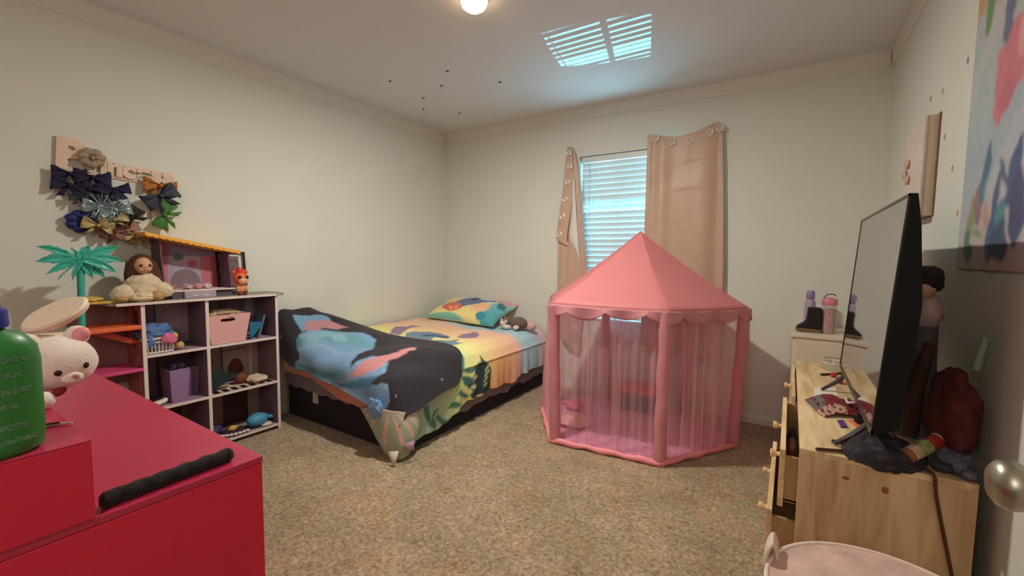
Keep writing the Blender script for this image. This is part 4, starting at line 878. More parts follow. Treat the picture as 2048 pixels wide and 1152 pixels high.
# ------------------------------------------------------------------ SIGN AND HAIR BOWS ON THE LEFT WALL
WL = -L
sign = thing('wall_sign', 'cream wooden cut-out word sign on the left wall above the bows', 'sign', (WL, .82, 1.58))
Msg = mat('cream_wood', (226, 196, 176), .6, .04, 20)
def letter(ch, y, z, size, tilt=-4):
    cu = bpy.data.curves.new('t', 'FONT'); cu.body = ch; cu.size = size; cu.extrude = .006; cu.offset = .008 * size / .15
    ob = bpy.data.objects.new('t', cu); COL.objects.link(ob); dg_ = bpy.context.evaluated_depsgraph_get(); dg_.update()
    me = bpy.data.meshes.new_from_object(ob.evaluated_get(dg_)); wd = ob.dimensions.x; bpy.data.objects.remove(ob)
    Mx = T(WL + .014, y, z) @ rot('X', tilt) @ Matrix(((0, 0, 1, 0), (1, 0, 0, 0), (0, 1, 0, 0), (0, 0, 0, 1)))
    me.transform(T(*(-Vector(sign['_o']))) @ Mx); me.materials.append(Msg); me.name = 'letter'
    o = bpy.data.objects.new('letter', me); COL.objects.link(o); o.parent = sign; return wd
yy_ = .592; zz0 = 1.590
for ch in 'Princess':
    sz = .208 if ch == 'P' else .128; wd = letter(ch, yy_, zz0 + (0 if ch == 'P' else .004), sz); yy_ += wd * .985 + (.0 if ch == 'P' else .001); zz0 -= (wd * .05)
MB().add([(WL + .002, .60, 1.575), (WL + .002, 1.055, 1.552), (WL + .002, 1.055, 1.566), (WL + .002, .60, 1.594), (WL + .009, .60, 1.575), (WL + .009, 1.055, 1.552), (WL + .009, 1.055, 1.566), (WL + .009, .60, 1.594)], [(0, 1, 2, 3), (4, 7, 6, 5), (0, 4, 5, 1), (1, 5, 6, 2), (2, 6, 7, 3), (3, 7, 4, 0)]).build('rail', Msg, sign, smooth=False)

def bow(y, z, s_, m, label, tilt=0, x=.035, flower=False, tails=True, tuft=False):
    s_ = s_ * 1.42
    nm_ = 'hair_bow'; o = thing(nm_, label, 'hair bow', (WL + x, y, z), 'hair bows on the left wall'); Mx = T(WL + x, y, z) @ rot('X', tilt); rnd = random.Random(int(y * 1000) + int(z * 999))
    if flower:
        mb = MB()
        for i in range(7):
            a = i * .9; mb.add(*(lambda q: (q.v, q.f))(MB().ell((0, math.cos(a) * s_ * .5, math.sin(a) * s_ * .5), (s_ * .22, s_ * .36, s_ * .30), 12, 8, .2, 6)), Mx)
        mb.build('petals', m, o)
    else:
        for sg in (-1, 1):
            P = np.zeros((9, 15, 3))
            for i in range(15):
                a = math.pi * 2 * i / 14
                for j in range(9):
                    w_ = j / 8; y_ = sg * (s_ * .08 + s_ * .95 * (.5 - .5 * math.cos(a))); h_ = s_ * (.18 + .86 * (.5 - .5 * math.cos(a)) ** .8) * (w_ - .5) * (1 + .12 * rnd.uniform(-1, 1))
                    x_ = s_ * .26 * math.sin(a) * (.5 + .3 * math.cos(w_ * 6)); P[j, i] = Mx @ Vector((x_ + s_ * .1, y_, h_ + s_ * .06 * math.sin(w_ * 9 + i)))
            MB().grid(P).build('loop', m, o, solid=s_ * .03)
        if tails:
            mb = MB()
            for sg in (-1, 1): mb.add([Mx @ Vector(p) for p in ((.0, 0, 0), (.004, sg * s_ * .25, -s_ * .05), (.008, sg * s_ * .7, -s_ * .95), (.002, sg * s_ * .28, -s_ * .8))], [(0, 1, 2, 3)])
            mb.build('tails', m, o, solid=.002)
    MB().add(*(lambda q: (q.v, q.f))(MB().ell((s_ * .22, 0, 0), (s_ * .16, s_ * .15, s_ * .18), 12, 8)), Mx).build('knot', m, o)
    if tuft:
        mb = MB()
        for i in range(34):
            a = rnd.uniform(0, 6.28); r1 = s_ * rnd.uniform(.7, 1.25); p0 = Mx @ Vector((s_ * .1, 0, 0)); p1 = Mx @ Vector((s_ * rnd.uniform(.0, .45), math.cos(a) * r1, math.sin(a) * r1)); mb.tube([p0, p0.lerp(p1, .5) + Vector((.01, 0, .0)), p1], [.0022, .0018, .0006], 4)
        mb.build('tinsel', m, o)
    return o
Mnv = mat('navy_sequin', (34, 28, 62), .5, .5, 160, .6, 300, metal=.1); Mnv2 = mat('slate_ribbon', (44, 50, 66), .6, .1); Mrb = mat('royal_tulle', (22, 36, 96), .6, .25, 60)
Mleo = mat('leopard_ribbon', (168, 100, 30), .6, .55, 90); Mgr = mat('green_ribbon', (64, 118, 50), .55, .12, 20); Mir = mat('iridescent_tinsel', (150, 172, 176), .25, .4, 90, metal=.5)
Mgo = mat('gold_ribbon', (168, 146, 98), .5, .3, 50, metal=.2); Mbr = mat('brown_red_ribbon', (92, 44, 34), .6, .4, 60); Mlace = mat('black_lace', (34, 22, 16), .7, .5, 90); Mta = mat('taupe_ribbon', (156, 136, 112), .6, .2, 50); Mdg = mat('dark_green_ribbon', (42, 58, 56), .6)
LB = 'hair bow on the left wall'
bow(.640, 1.558, .045, Mnv, 'navy sequin bow, topmost at the left of the cluster')
bow(.725, 1.552, .050, Mnv, 'navy sequin bow just under the sign, second from the left')
bow(.815, 1.505, .042, Mnv, 'navy sequin bow at the right end of the navy row', 10)
bow(.640, 1.500, .048, Mnv, 'navy sequin bow in the second row at the far left', -8)
bow(.710, 1.490, .050, Mnv, 'navy sequin bow at the centre of the navy cluster', 14)
bow(.780, 1.455, .046, Mnv, 'navy sequin bow lowest of the navy cluster', 30)
bow(.665, 1.440, .026, Mdg, 'small dark green bow below the navy sequin bows', x=.05)
bow(.672, 1.322, .052, Mrb, 'royal blue tulle flower bow at the lower left', flower=True)
bow(.745, 1.405, .048, Mir, 'iridescent tinsel bow at the left of the silver pair', tuft=True, x=.055)
bow(.800, 1.392, .048, Mir, 'iridescent tinsel bow at the right of the silver pair', 15, tuft=True, x=.06)
bow(.795, 1.340, .042, Mgo, 'pale gold bow under the silver tinsel bows', 25, x=.055)
bow(.730, 1.305, .044, Mgo, 'pale gold bow beside the royal blue flower', -15, x=.055)
bow(.795, 1.282, .046, Mbr, 'brown and red bow low in the cluster', 10, x=.05)
bow(.848, 1.285, .040, mat('rose_brown_ribbon', (150, 106, 92), .6, .4, 60), 'rosy brown bow at the right of the brown and red one', 35, x=.05)
bow(.872, 1.355, .046, Mlace, 'black lace bow standing upright at the right of the tinsel', 60)
bow(.890, 1.255, .040, Mgo, 'pale gold bow lowest of all, beside the doll hair', -5, x=.05)
bow(.725, 1.650, .046, Mta, 'taupe floral bow pinned over the sign letters', 10, x=.045, flower=True)
bow(1.010, 1.548, .055, Mleo, 'leopard print bow at the right end under the sign', -4, x=.035)
bow(1.000, 1.488, .062, Mnv2, 'slate blue bow under the leopard bow', 35, x=.06)
bow(1.020, 1.385, .055, Mgr, 'green bow hanging lowest at the right', 70, x=.04)
# hanging ribbon strips the bows are clipped to
for y_, z0_, lb in ((.685, 1.30, 'left'), (.80, 1.27, 'middle'), (.965, 1.36, 'right')):
    mb = MB(); mb.add([(WL + .004, y_ - .008, z0_), (WL + .004, y_ + .008, z0_), (WL + .004, y_ + .008, 1.57), (WL + .004, y_ - .008, 1.57)], [(0, 1, 2, 3)])
    tag(mb.build('ribbon', mat('white_ribbon', (206, 186, 178), .5), solid=.001), 'pale ribbon strip hanging from the sign, the %s one of three' % lb, 'ribbon', 'ribbons under the sign')

# ------------------------------------------------------------------ RED CABINET, foreground left
Mred = mat('red_gloss_paint', (184, 46, 80), .32, .05, 5, .03, 60)
Mred2 = mat('red_side_paint', (210, 34, 66), .5, .05, 5, .05, 60)
rc = thing('red_cabinet', 'glossy red cabinet with a raised block in the left foreground', 'cabinet', (-1.45, 0, 0))
MB().box(-2.05, -.905, -.85, .452, 0, .738).build('body', Mred2, rc, smooth=False, bevel=.003)
MB().box(-2.05, -.904, -.85, .453, .7385, .752).build('top', Mred, rc, smooth=False, bevel=.002)
MB().box(-2.05, -.90, -.85, .195, .752, .878).build('raised_block', Mred2, rc, smooth=False, bevel=.003)
MB().box(-2.05, -.90, -.85, .1955, .8782, .8800).build('block_top', Mred, rc, smooth=False)
mb = MB(); n = 40; pts = []; rr = []
for i in range(n):
    w_ = i / (n - 1); pts.append((-.928 - .010 * w_ + .002 * math.sin(i), .205 + .205 * w_, .765)); rr.append((.0130 + .0005 * math.sin(i * .9)) * (1 if 0 < i < n - 1 else .6))
mb.tube(pts, rr, 14)
tag(mb.build('hair_curling_rod', mat('black_velour', (26, 18, 18), .95, .4, 90, .5, 300, sheen=.08)), 'long fuzzy black rod lying along the edge of the red cabinet', 'hair roller')

# green bottle with blue cap
bt = thing('green_bottle', 'green plastic bottle with dark blue cap at the left edge on the red cabinet', 'bottle', (-1.0, .108, .880))
bx_, by_ = -.940, .094
MB().lathe([(.050, .880), (.058, .886), (.060, .90), (.060, 1.015), (.057, 1.035), (.045, 1.052), (.028, 1.060), (.022, 1.066)], (bx_, by_, 0), 40, sx=.62, sy=1.0).build('bottle_body', mat('green_plastic', (40, 120, 50), .38, .08, 10, coat=.2), bt)
MB().lathe([(.030, 1.064), (.031, 1.068), (.030, 1.088), (.024, 1.092), (.023, 1.112), (.020, 1.116)], (bx_, by_, 0), 30).build('cap', mat('blue_cap', (34, 40, 140), .4), bt)
for z_, a0, a1 in ((1.02, -12, 44), (.998, -4, 36), (.975, -20, 50), (.955, 0, 30), (.925, -10, 40), (.905, -20, 52)):
    P = np.zeros((3, 14, 3))
    for q in range(14):
        a = math.radians(a0 + (a1 - a0) * q / 13)
        for j_ in range(3): P[j_, q] = (bx_ + .0606 * .62 * math.cos(a), by_ + .0606 * math.sin(a), z_ - .004 + .004 * j_)
    MB().grid(P).build('label_line', mat('pale_green_print', (78, 124, 86), .5, .6, 260), bt, smooth=False)

# white plush with pink trim
pc = thing('plush_animal', 'round-headed white plush animal with pink ear slumped on the red cabinet', 'plush toy', (-1.20, .20, .880))
hc = Vector((-1.203, .219, .952))
Mwp = mat('white_plush_fur', (232, 214, 204), .95, .05, 60, .35, 300, sheen=.4)
mb = MB(); mb.ell(tuple(hc), (.052, .058, .052), 40, 26, .03, 3)
mb.ell((hc.x - .006, hc.y + .030, hc.z + .050), (.014, .020, .020), 18, 12, M=rot('X', -30)).ell((hc.x - .006, hc.y - .040, hc.z + .044), (.014, .020, .018), 18, 12, M=rot('X', 30)); mb.build('head', Mwp, pc)
mb = MB(); mb.ell((-1.215, .165, .915), (.040, .045, .035), 26, 16, .05, 3).ell((-1.147, .184, .896), (.019, .019, .017), 20, 14).ell((-1.17, .130, .902), (.035, .03, .022), 20, 14); mb.build('body', Mwp, pc)
Mpe = mat('pink_satin', (226, 140, 146), .5, .08, 20)
MB().ell((hc.x + .004, hc.y + .034, hc.z + .052), (.012, .014, .016), 18, 12, M=rot('X', -30)).build('ear_patch', Mpe, pc)
Mbe = mat('dark_brown_bead', (44, 18, 14), .15)
MB().ell((hc.x + .0505, hc.y - .010, hc.z - .010), (.0035, .006, .006), 14, 10).build('eye', Mbe, pc)
MB().ell((hc.x + .044, hc.y + .030, hc.z - .004), (.0035, .005, .006), 14, 10).build('eye', Mbe, pc)
MB().ell((hc.x + .046, hc.y + .010, hc.z - .024), (.012, .016, .012), 16, 10).build('muzzle', Mwp, pc)
MB().ell((hc.x + .058, hc.y + .012, hc.z - .020), (.004, .006, .0045), 12, 8).build('nose', mat('rosy_nose', (190, 120, 112), .6), pc)
MB().ell((hc.x + .026, hc.y - .006, hc.z - .051), (.010, .012, .008), 14, 10, M=rot('X', 25)).build('collar_patch', mat('dark_red_felt', (128, 28, 36), .8), pc)
# cream clamshell lid behind
cs = thing('trinket_case', 'cream oval case tilted open with orange lining behind the white plush', 'case', (-1.42, .235, .880))
Mx = T(-1.42, .262, 1.024) @ rot('X', 30) @ rot('Y', 24)
MB().lathe([(.030, -.010), (.042, -.006), (.044, .006), (.040, .011), (.0, .011)], (0, 0, 0), 40, Mx, sx=.9, sy=1.42).build('lid', mat('cream_case', (226, 204, 184), .5, .03), cs)
MB().lathe([(.034, -.0115), (.032, -.0105)], (0, 0, 0), 36, Mx, sx=.9, sy=1.3).build('lining', mat('orange_lining', (224, 160, 110), .7), cs)
MB().lathe([(.035, .880), (.045, .90), (.048, .96), (.046, .978), (.042, .980)], (-1.42, .235, 0), 36, sx=.9, sy=1.2).build('base', mat('cream_case', (226, 204, 184), .5, .03), cs)
mb = MB(); mb.tube([(-1.030, .150, .8835), (-1.02, .178, .8835), (-1.005, .195, .8835)], [.0035, .003, .0015], 8)
pn = mb.build('hair_clip', mat('white_clip', (226, 186, 190), .4)); tag(pn, 'thin pale hair clip lying in front of the white plush', 'hair clip')
MB().tube([(-1.026, .152, .8868), (-1.013, .182, .8866)], .0014, 6).build('dark_stripe', mat('dark_clip', (60, 20, 30), .4), pn)

# ------------------------------------------------------------------ PINE DRESSER
Mp = pine(); Mph = pine('pine_top', (220, 192, 150), (1, .12, 1)); DX0, DX1, DY0, DY1, DZ = .049, .421, 1.50, 2.82, .62
ds_ = thing('pine_dresser', 'raw pine chest of drawers with its drawers pulled open by the right wall', 'dresser', (.235, 2.16, 0))
MB().box(DX0, DX1, DY0, DY0 + .018, 0, DZ - .018).build('side_panel', Mp, ds_, smooth=False, bevel=.0015)
MB().box(DX0, DX1, DY1 - .018, DY1, 0, DZ - .018).build('side_panel', Mp, ds_, smooth=False, bevel=.0015)
MB().box(DX0, DX1, DY0, DY1, DZ - .018, DZ).build('top', Mph, ds_, smooth=False, bevel=.0015)
MB().box(DX1 - .008, DX1, DY0 + .018, DY1 - .018, .02, DZ - .018).build('back_panel', mat('hardboard', (150, 118, 84), .7), ds_, smooth=False)
MB().box(DX0 + .002, DX1 - .008, 2.12, 2.138, .02, DZ - .018).build('divider', Mp, ds_, smooth=False)
MB().box(DX0 + .002, DX1, DY0 + .018, DY1 - .018, .03, .045).build('bottom_board', Mp, ds_, smooth=False)
mb = MB()
for (y_, z_, r_) in ((1.4985, .545, .009), ): pass
mb.ell((.160, 1.4995, .562), (.008, .0012, .005), 12, 8).ell((.245, 1.4995, .553), (.008, .0012, .010), 12, 8).build('knot', mat('pine_knot', (150, 86, 36), .6, .3, 60), ds_)
Mpd = pine('pine_front', (226, 198, 154), (1, .12, 1)); Mdin = mat('drawer_lining', (176, 140, 96), .7, .1, 20)
def drawer(y0, y1, z0, z1, x):
    o = MB(); o.box(x, x + .015, y0, y1, z0, z1); d = o.build('drawer', Mpd, ds_, smooth=False, bevel=.0015)
    mb = MB(); mb.box(x + .015, x + .33, y0 + .008, y0 + .018, z0 + .015, z1 - .022).box(x + .015, x + .33, y1 - .018, y1 - .008, z0 + .015, z1 - .022).box(x + .32, x + .33, y0 + .008, y1 - .008, z0 + .015, z1 - .022).box(x + .015, x + .33, y0 + .008, y1 - .008, z0 + .018, z0 + .024)
    mb.build('drawer_box', Mdin, d, smooth=False)
    for ky in (y0 + (y1 - y0) * .27, y0 + (y1 - y0) * .77):
        MB().lathe([(.008, 0), (.007, .008), (.014, .018), (.015, .024), (.010, .028)], (0, 0, 0), 16, T(x, ky, (z0 + z1) / 2 + .01) @ rot('Y', -90)).build('knob', Mpd, d)
    return d
drawer(1.52, 2.115, .418, .598, .000); drawer(2.145, 2.80, .418, .598, .030)
drawer(1.52, 2.115, .225, .400, -.026); drawer(2.145, 2.80, .225, .400, .028)
drawer(1.52, 2.115, .04, .21, .010); drawer(2.145, 2.80, .04, .21, .030)
for (x, y, z, s_, c_, lb) in ((.035, 1.62, .520, (.014, .045, .035), (122, 46, 40), 'dark red sock in the open top drawer, nearest the front'), (.035, 1.73, .525, (.014, .05, .035), (160, 112, 92), 'tan sock in the open top drawer behind the dark red one'), (.035, 1.86, .520, (.014, .055, .03), (70, 50, 46), 'dark brown sock further back in the open top drawer'), (.034, 1.56, .500, (.012, .02, .05), (190, 184, 180), 'pale grey sock standing at the near end of the open top drawer')):
    mb = MB(); mb.ell((x, y, z), s_, 18, 12, .3, 6); tag(mb.build('sock', mat('sock_%d' % int(y * 100), c_, .9, .2)), lb, 'sock', 'socks in the open drawer')

# TV, tilted back slightly on its splayed feet
tv = thing('television', 'flat black television standing on the pine dresser', 'television', (.235, 1.94, .62))
x0, x1, ty0, ty1, tz0, tz1 = .206, .246, 1.475, 2.37, .705, 1.345
lean = math.atan2(x1 - x0, tz1 - tz0)
TM = T(x0, 0, tz0) @ rot('Y', math.degrees(lean)); hgt = math.hypot(x1 - x0, tz1 - tz0)
Mbk = mat('black_plastic', (20, 17, 18), .7, .1, 40, spec=.25); 
mb = MB(); mb.prism([(.0, 0), (.004, 0), (.052, .03), (.056, .36), (.030, .56), (.014, hgt), (0, hgt)], 'y', ty0, ty1, TM); mb.build('casing', Mbk, tv, smooth=False)
mb = MB(); b_ = .008
for a in ((ty0, ty1, hgt - b_, hgt), (ty0, ty1, 0, b_ * 1.8), (ty0, ty0 + b_, 0, hgt), (ty1 - b_, ty1, 0, hgt)): mb.box(-.004, 0.0, a[0], a[1], a[2], a[3], TM)
mb.build('bezel', mat('bezel_black', (26, 18, 18), .3), tv, smooth=False)
Mscr = mat('glossy_screen', (8, 8, 9), .035, 0, 10, spec=1.0, ior=4.0)
MB().box(-.002, .0, ty0 + b_, ty1 - b_, b_ * 1.8, hgt - b_, TM).build('screen', Mscr, tv, smooth=False)
for yc in (1.60, 2.24):
    mb = MB(); mb.tube([(x0 + .02, yc, .712), (x0 - .03, yc - .0, .655), (.135, yc - .02, .626)], [.009, .008, .006], 8).tube([(x0 + .02, yc, .712), (x0 + .08, yc, .655), (.335, yc - .02, .626)], [.009, .008, .006], 8)
    mb.build('stand_foot', mat('grey_stand', (78, 70, 72), .35, .1, metal=.5), tv)

# white chest by the back wall with boots and jar
wc = thing('white_chest', 'small white chest of drawers in the far right corner', 'chest of drawers', (.235, 3.26, 0))
Mwc = mat('white_chest_paint', (222, 206, 186), .45, .02)
MB().box(.03, .445, 3.06, 3.465, .02, .715).build('body', Mwc, wc, smooth=False, bevel=.002)
MB().box(.02, .45, 3.045, 3.47, .715, .735).build('top', Mwc, wc, smooth=False, bevel=.003)
for z_ in (.50, .27, .04):
    d = MB().box(.045, .43, 3.046, 3.06, z_, z_ + .205).build('drawer', Mwc, wc, smooth=False, bevel=.002)
    MB().tube([(.19, 3.045, z_ + .12), (.19, 3.026, z_ + .12), (.29, 3.026, z_ + .12), (.29, 3.045, z_ + .12)], .004, 8).build('handle', mat('chest_handle', (196, 184, 170), .3, metal=.4), d)
bo = thing('boot', 'black ankle boot lying sole-forward on the white chest', 'boot', (.11, 3.22, .735))
Mboot = mat('black_suede', (30, 20, 22), .8, .3, 80)
poly = [(.045, .752), (.050, .768), (.075, .785), (.092, .80), (.098, .83), (.100, .885), (.170, .885), (.172, .80), (.170, .752)]
MB().prism(poly, 'y', 3.16, 3.235).build('upper', Mboot, bo, bevel=.012)
poly = [(.040, .748), (.060, .740), (.100, .737), (.172, .736), (.172, .756), (.06, .758)]
MB().prism(poly, 'y', 3.155, 3.24).build('sole', mat('tan_sole', (116, 88, 62), .6, .1), bo, smooth=False, bevel=.004)
jr = thing('bead_jar', 'clear lidded jar of pink and white beads on the white chest', 'jar', (.215, 3.20, .735))
MB().lathe([(.036, .737), (.038, .742), (.038, .895), (.035, .905)], (.206, 3.20, 0), 32).build('jar_body', mix_clear('jar_plastic', (226, 206, 206), .28, gloss=.25), jr)
MB().lathe([(.0345, .739), (.0345, .875), (.02, .885)], (.206, 3.20, 0), 28).build('beads', mat('mixed_beads', (196, 150, 146), .5, .55, 95, .8, 120), jr)
MB().lathe([(.038, .905), (.040, .908), (.040, .935), (.034, .945), (.012, .950)], (.206, 3.20, 0), 32).build('jar_lid', mat('rose_lid', (214, 128, 144), .4), jr)
MB().tube([(.206 - .03, 3.20, .945), (.206 - .015, 3.20, .968), (.206 + .015, 3.20, .972), (.206 + .03, 3.20, .962)], .0028, 8).build('lid_handle', mat('black_wire', (30, 20, 24), .4), jr)
pb_ = thing('spray_bottle', 'small lilac bottle behind the black boot', 'bottle', (.115, 3.33, .735))
MB().lathe([(.028, .736), (.03, .75), (.03, .90), (.022, .925), (.014, .93)], (.115, 3.33, 0), 28).build('bottle_body', mat('lilac_bottle', (176, 150, 176), .3, .1, coat=.3), pb_)
MB().lathe([(.022, .93), (.024, .935), (.023, .965), (.018, .98)], (.115, 3.33, 0), 20).build('cap', mat('violet_cap', (150, 128, 170), .4), pb_)

# clutter on the dresser
def slab(nm_, pts, z0, z1, m, label, cat, **kw):
    mb = MB(); mb.prism(pts, 'z', z0, z1); return tag(mb.build(nm_, m, smooth=False, **kw), label, cat)
Z0 = DZ + .0005
rg = thing('clear_cup', 'low clear plastic cup at the far end of the pine dresser', 'cup', (.20, 2.70, DZ))
MB().lathe([(.052, .622), (.056, .655), (.0575, .658), (.055, .6585), (.0505, .626), (.01, .625)], (.205, 2.70, 0), 32).build('cup_body', mix_clear('clear_plastic', (226, 222, 212), .35, gloss=.3), rg)
MB().tube([(.205 + .057 * math.cos(a), 2.70 + .057 * math.sin(a), .659) for a in [q * 2 * math.pi / 28 for q in range(29)]], .0028, 6, cap=False).build('rim', mat('clear_rim', (220, 212, 200), .3), rg)
slab('makeup_brush', [(.145, 2.53), (.235, 2.62), (.240, 2.61), (.150, 2.515)], Z0, Z0 + .008, mat('dark_brush', (46, 30, 26), .5), 'dark slim brush lying in front of the clear cup', 'brush')
slab('paper_slip', [(.110, 2.262), (.190, 2.31), (.188, 2.175), (.109, 2.12)], Z0, Z0 + .002, mat('white_paper', (224, 212, 192), .7), 'white paper slip on the pine dresser top', 'paper')
mb = MB(); mb.ell((.195, 2.52, .632), (.014, .022, .011), 14, 8).ell((.21, 2.41, .634), (.014, .026, .013), 14, 8)
tag(mb.build('hair_tie', mat('red_tie', (170, 44, 44), .6)), 'pair of red hair ties behind the paper slip', 'hair tie')
# crumpled dark red cloth
nu, nv = 60, 40; u, v = np.meshgrid(np.linspace(0, 1, nu), np.linspace(0, 1, nv))
N = [[(.072, 2.02, .624), (.11, 2.08, .628), (.15, 2.13, .626), (.21, 2.09, .630), (.235, 2.05, .628)], [(.085, 1.97, .626), (.12, 2.02, .650), (.16, 2.03, .655), (.20, 2.0, .650), (.235, 1.98, .640)], [(.10, 1.90, .625), (.13, 1.93, .645), (.165, 1.95, .652), (.20, 1.93, .645), (.235, 1.92, .636)], [(.125, 1.84, .623), (.145, 1.86, .628), (.17, 1.88, .632), (.20, 1.89, .630), (.23, 1.88, .628)]]
P = net(N, nu, nv); P[:, :, 2] += .004 * snoise(u * 3, v * 3, 8, 3) + .003; Cc = np.zeros((nv, nu, 3)); Cc[:] = lin((112, 24, 34)); put(Cc, (u < .28) & (v > .1), (104, 92, 92)); put(Cc, (v > .72) & (u < .7), (186, 140, 124)); put(Cc, (snoise(u * 4, v * 4, 9, 5) > .35), (70, 14, 24)); put(Cc, np.hypot(u - .62, v - .3) < .09, (206, 176, 170))
tag(MB().grid(P).build('crumpled_cloth', mat('cloth_print', (200, 200, 200), .8, .2, 60, .4, attr='Col'), colors=Cc.reshape(-1, 3), solid=.003), 'crumpled dark red cloth with grey lining on the dresser', 'cloth')
slab('purple_tag', [(.160, 1.83), (.178, 1.845), (.184, 1.775), (.166, 1.76)], Z0 + .001, Z0 + .004, mat('purple_card', (88, 52, 128), .5), 'small square purple tag beside the crumpled red cloth', 'tag')
slab('coral_strap', [(.190, 1.86), (.203, 1.868), (.245, 1.72), (.232, 1.712)], Z0, Z0 + .004, mat('coral_strap_m', (226, 122, 96), .6), 'coral strap running under the television', 'strap')
mb = MB(); mb.lathe([(.018, .622), (.020, .630), (.018, .648), (.010, .652)], (.226, 1.85, 0), 20)
tag(mb.build('round_compact', mat('black_compact', (26, 20, 24), .3)), 'black round compact standing by the coral strap', 'compact')
mb = MB(); mb.tube([(.215 + .020 * math.cos(a), 1.965 + .03 * math.sin(a), .663 + .004 * math.sin(3 * a)) for a in [q * 2 * math.pi / 24 for q in range(25)]], .0045, 6, cap=False)
tag(mb.build('white_scrunchie', mat('white_scrunchie_m', (214, 196, 180), .8, .2, 60)), 'white ring-shaped scrunchie on the crumpled cloth', 'hair tie')
mb = MB(); mb.tube([(.088, 1.502, .6265), (.16, 1.534, .6265)], .005, 8)
pe = mb.build('eyeliner_pencil', mat('maroon_pencil', (70, 28, 24), .4)); tag(pe, 'maroon pencil poking over the near corner of the dresser', 'pencil')
mb = MB(); mb.tube([(.131, 1.598, .6265), (.160, 1.607, .6265)], .0055, 8).tube([(.160, 1.607, .6265), (.195, 1.618, .6265)], .0068, 8)
tag(mb.build('mascara_tube', mat('blue_grey_tube', (66, 62, 74), .4, .5, 30)), 'dark and blue mascara tube lying behind the maroon pencil', 'makeup')
# black cloth heap at the near end, falling over the edge
nu, nv = 70, 50; u, v = np.meshgrid(np.linspace(0, 1, nu), np.linspace(0, 1, nv))
N = [[(.17, 1.66, .63), (.20, 1.70, .64), (.25, 1.72, .645), (.30, 1.70, .64), (.345, 1.66, .63)],
     [(.152, 1.57, .628), (.19, 1.58, .665), (.24, 1.59, .675), (.29, 1.58, .668), (.34, 1.57, .635)],
     [(.150, 1.525, .626), (.18, 1.515, .650), (.225, 1.505, .655), (.27, 1.505, .650), (.325, 1.52, .628)],
     [(.162, 1.497, .620), (.185, 1.490, .616), (.225, 1.487, .604), (.26, 1.489, .608), (.30, 1.496, .620)]]
P = net(N, nu, nv); P[:, :, 2] += .007 * snoise(u * 3, v * 3, 7, 2)
Cc = np.zeros((nv, nu, 3)); Cc[:] = lin((34, 28, 34)); put(Cc, (snoise(u * 3, v * 3, 8, 7) > .3), (58, 52, 60)); put(Cc, (snoise(u * 3, v * 3, 8, 9) > .5), (40, 20, 26))
tag(MB().grid(P).build('black_cloth', mat('cloth_print', (200, 200, 200), .8, .2, 60, .4, attr='Col'), colors=Cc.reshape(-1, 3), solid=.004), 'black crumpled cloth hanging over the near edge of the dresser', 'cloth')
for (x, y, a, lb) in ((.236, 1.565, 25, 'left'), (.252, 1.585, -10, 'right')):
    mb = MB(); mb.ell((x, y, .690), (.012, .006, .003), 12, 8, M=rot('Z', a)); tag(mb.build('snap_clip', mat('ivory_clip', (206, 190, 166), .4)), 'ivory snap clip on the black cloth, the %s one' % lb, 'hair clip', 'ivory snap clips')
# clear tube of candy
ct = thing('candy_tube', 'clear red and green striped tube with a white cap leaning on the dresser', 'tube', (.33, 1.60, .62))
a_, b_ = Vector((.284, 1.523, .648)), Vector((.372, 1.600, .694)); dv = (b_ - a_)
M_ct = mat('candy_tube_m', (186, 70, 52), .25, .5, 26, coat=.5)
MB().tube([a_, a_.lerp(b_, .12)], .0195, 18).build('tube_end', mat('tan_end', (150, 96, 62), .4), ct)
MB().tube([a_.lerp(b_, .12), a_.lerp(b_, .30)], .020, 18).build('label_band', mat('pale_band', (200, 160, 140), .3, .3, 50, coat=.5), ct)
MB().tube([a_.lerp(b_, .30), a_.lerp(b_, .58)], .020, 18).build('label_band', mat('green_band', (136, 140, 92), .3, .4, 60, coat=.5), ct)
MB().tube([a_.lerp(b_, .58), a_.lerp(b_, .84)], .020, 18).build('label_band', mat('red_band', (164, 52, 46), .3, .2, coat=.5), ct)
MB().tube([a_.lerp(b_, .84), b_], .0208, 18).build('cap', mat('tube_cap', (214, 194, 176), .35), ct)
mb = MB(); mb.ell((.388, 1.565, .650), (.030, .050, .032), 26, 16, .35, 6).ell((.405, 1.520, .634), (.016, .020, .014), 16, 10, .3, 6)
tag(mb.build('blue_grey_sock', mat('blue_grey_fabric', (104, 106, 124), .9, .15, 40, .5)), 'blue grey balled sock at the back corner of the dresser', 'sock')
mb = MB(); mb.ell((.362, 1.545, .636), (.024, .024, .015), 16, 10, .3, 6)
tag(mb.build('dark_scrunchie', mat('charcoal_fabric', (60, 56, 60), .9, .2)), 'charcoal scrunchie between the candy tube and the balled sock', 'hair tie')
mb = MB(); mb.tube([(.318, 1.53, .628), (.335, 1.500, .628), (.3385, 1.4935, .618), (.344, 1.494, .57), (.358, 1.493, .50), (.375, 1.493, .42), (.392, 1.492, .34), (.405, 1.49, .2), (.41, 1.488, .06), (.41, 1.46, .012)], .0042, 8)
tag(mb.build('power_cord', mat('brown_cord', (84, 46, 20), .5)), 'brown cord hanging down the near side of the pine dresser', 'cord')
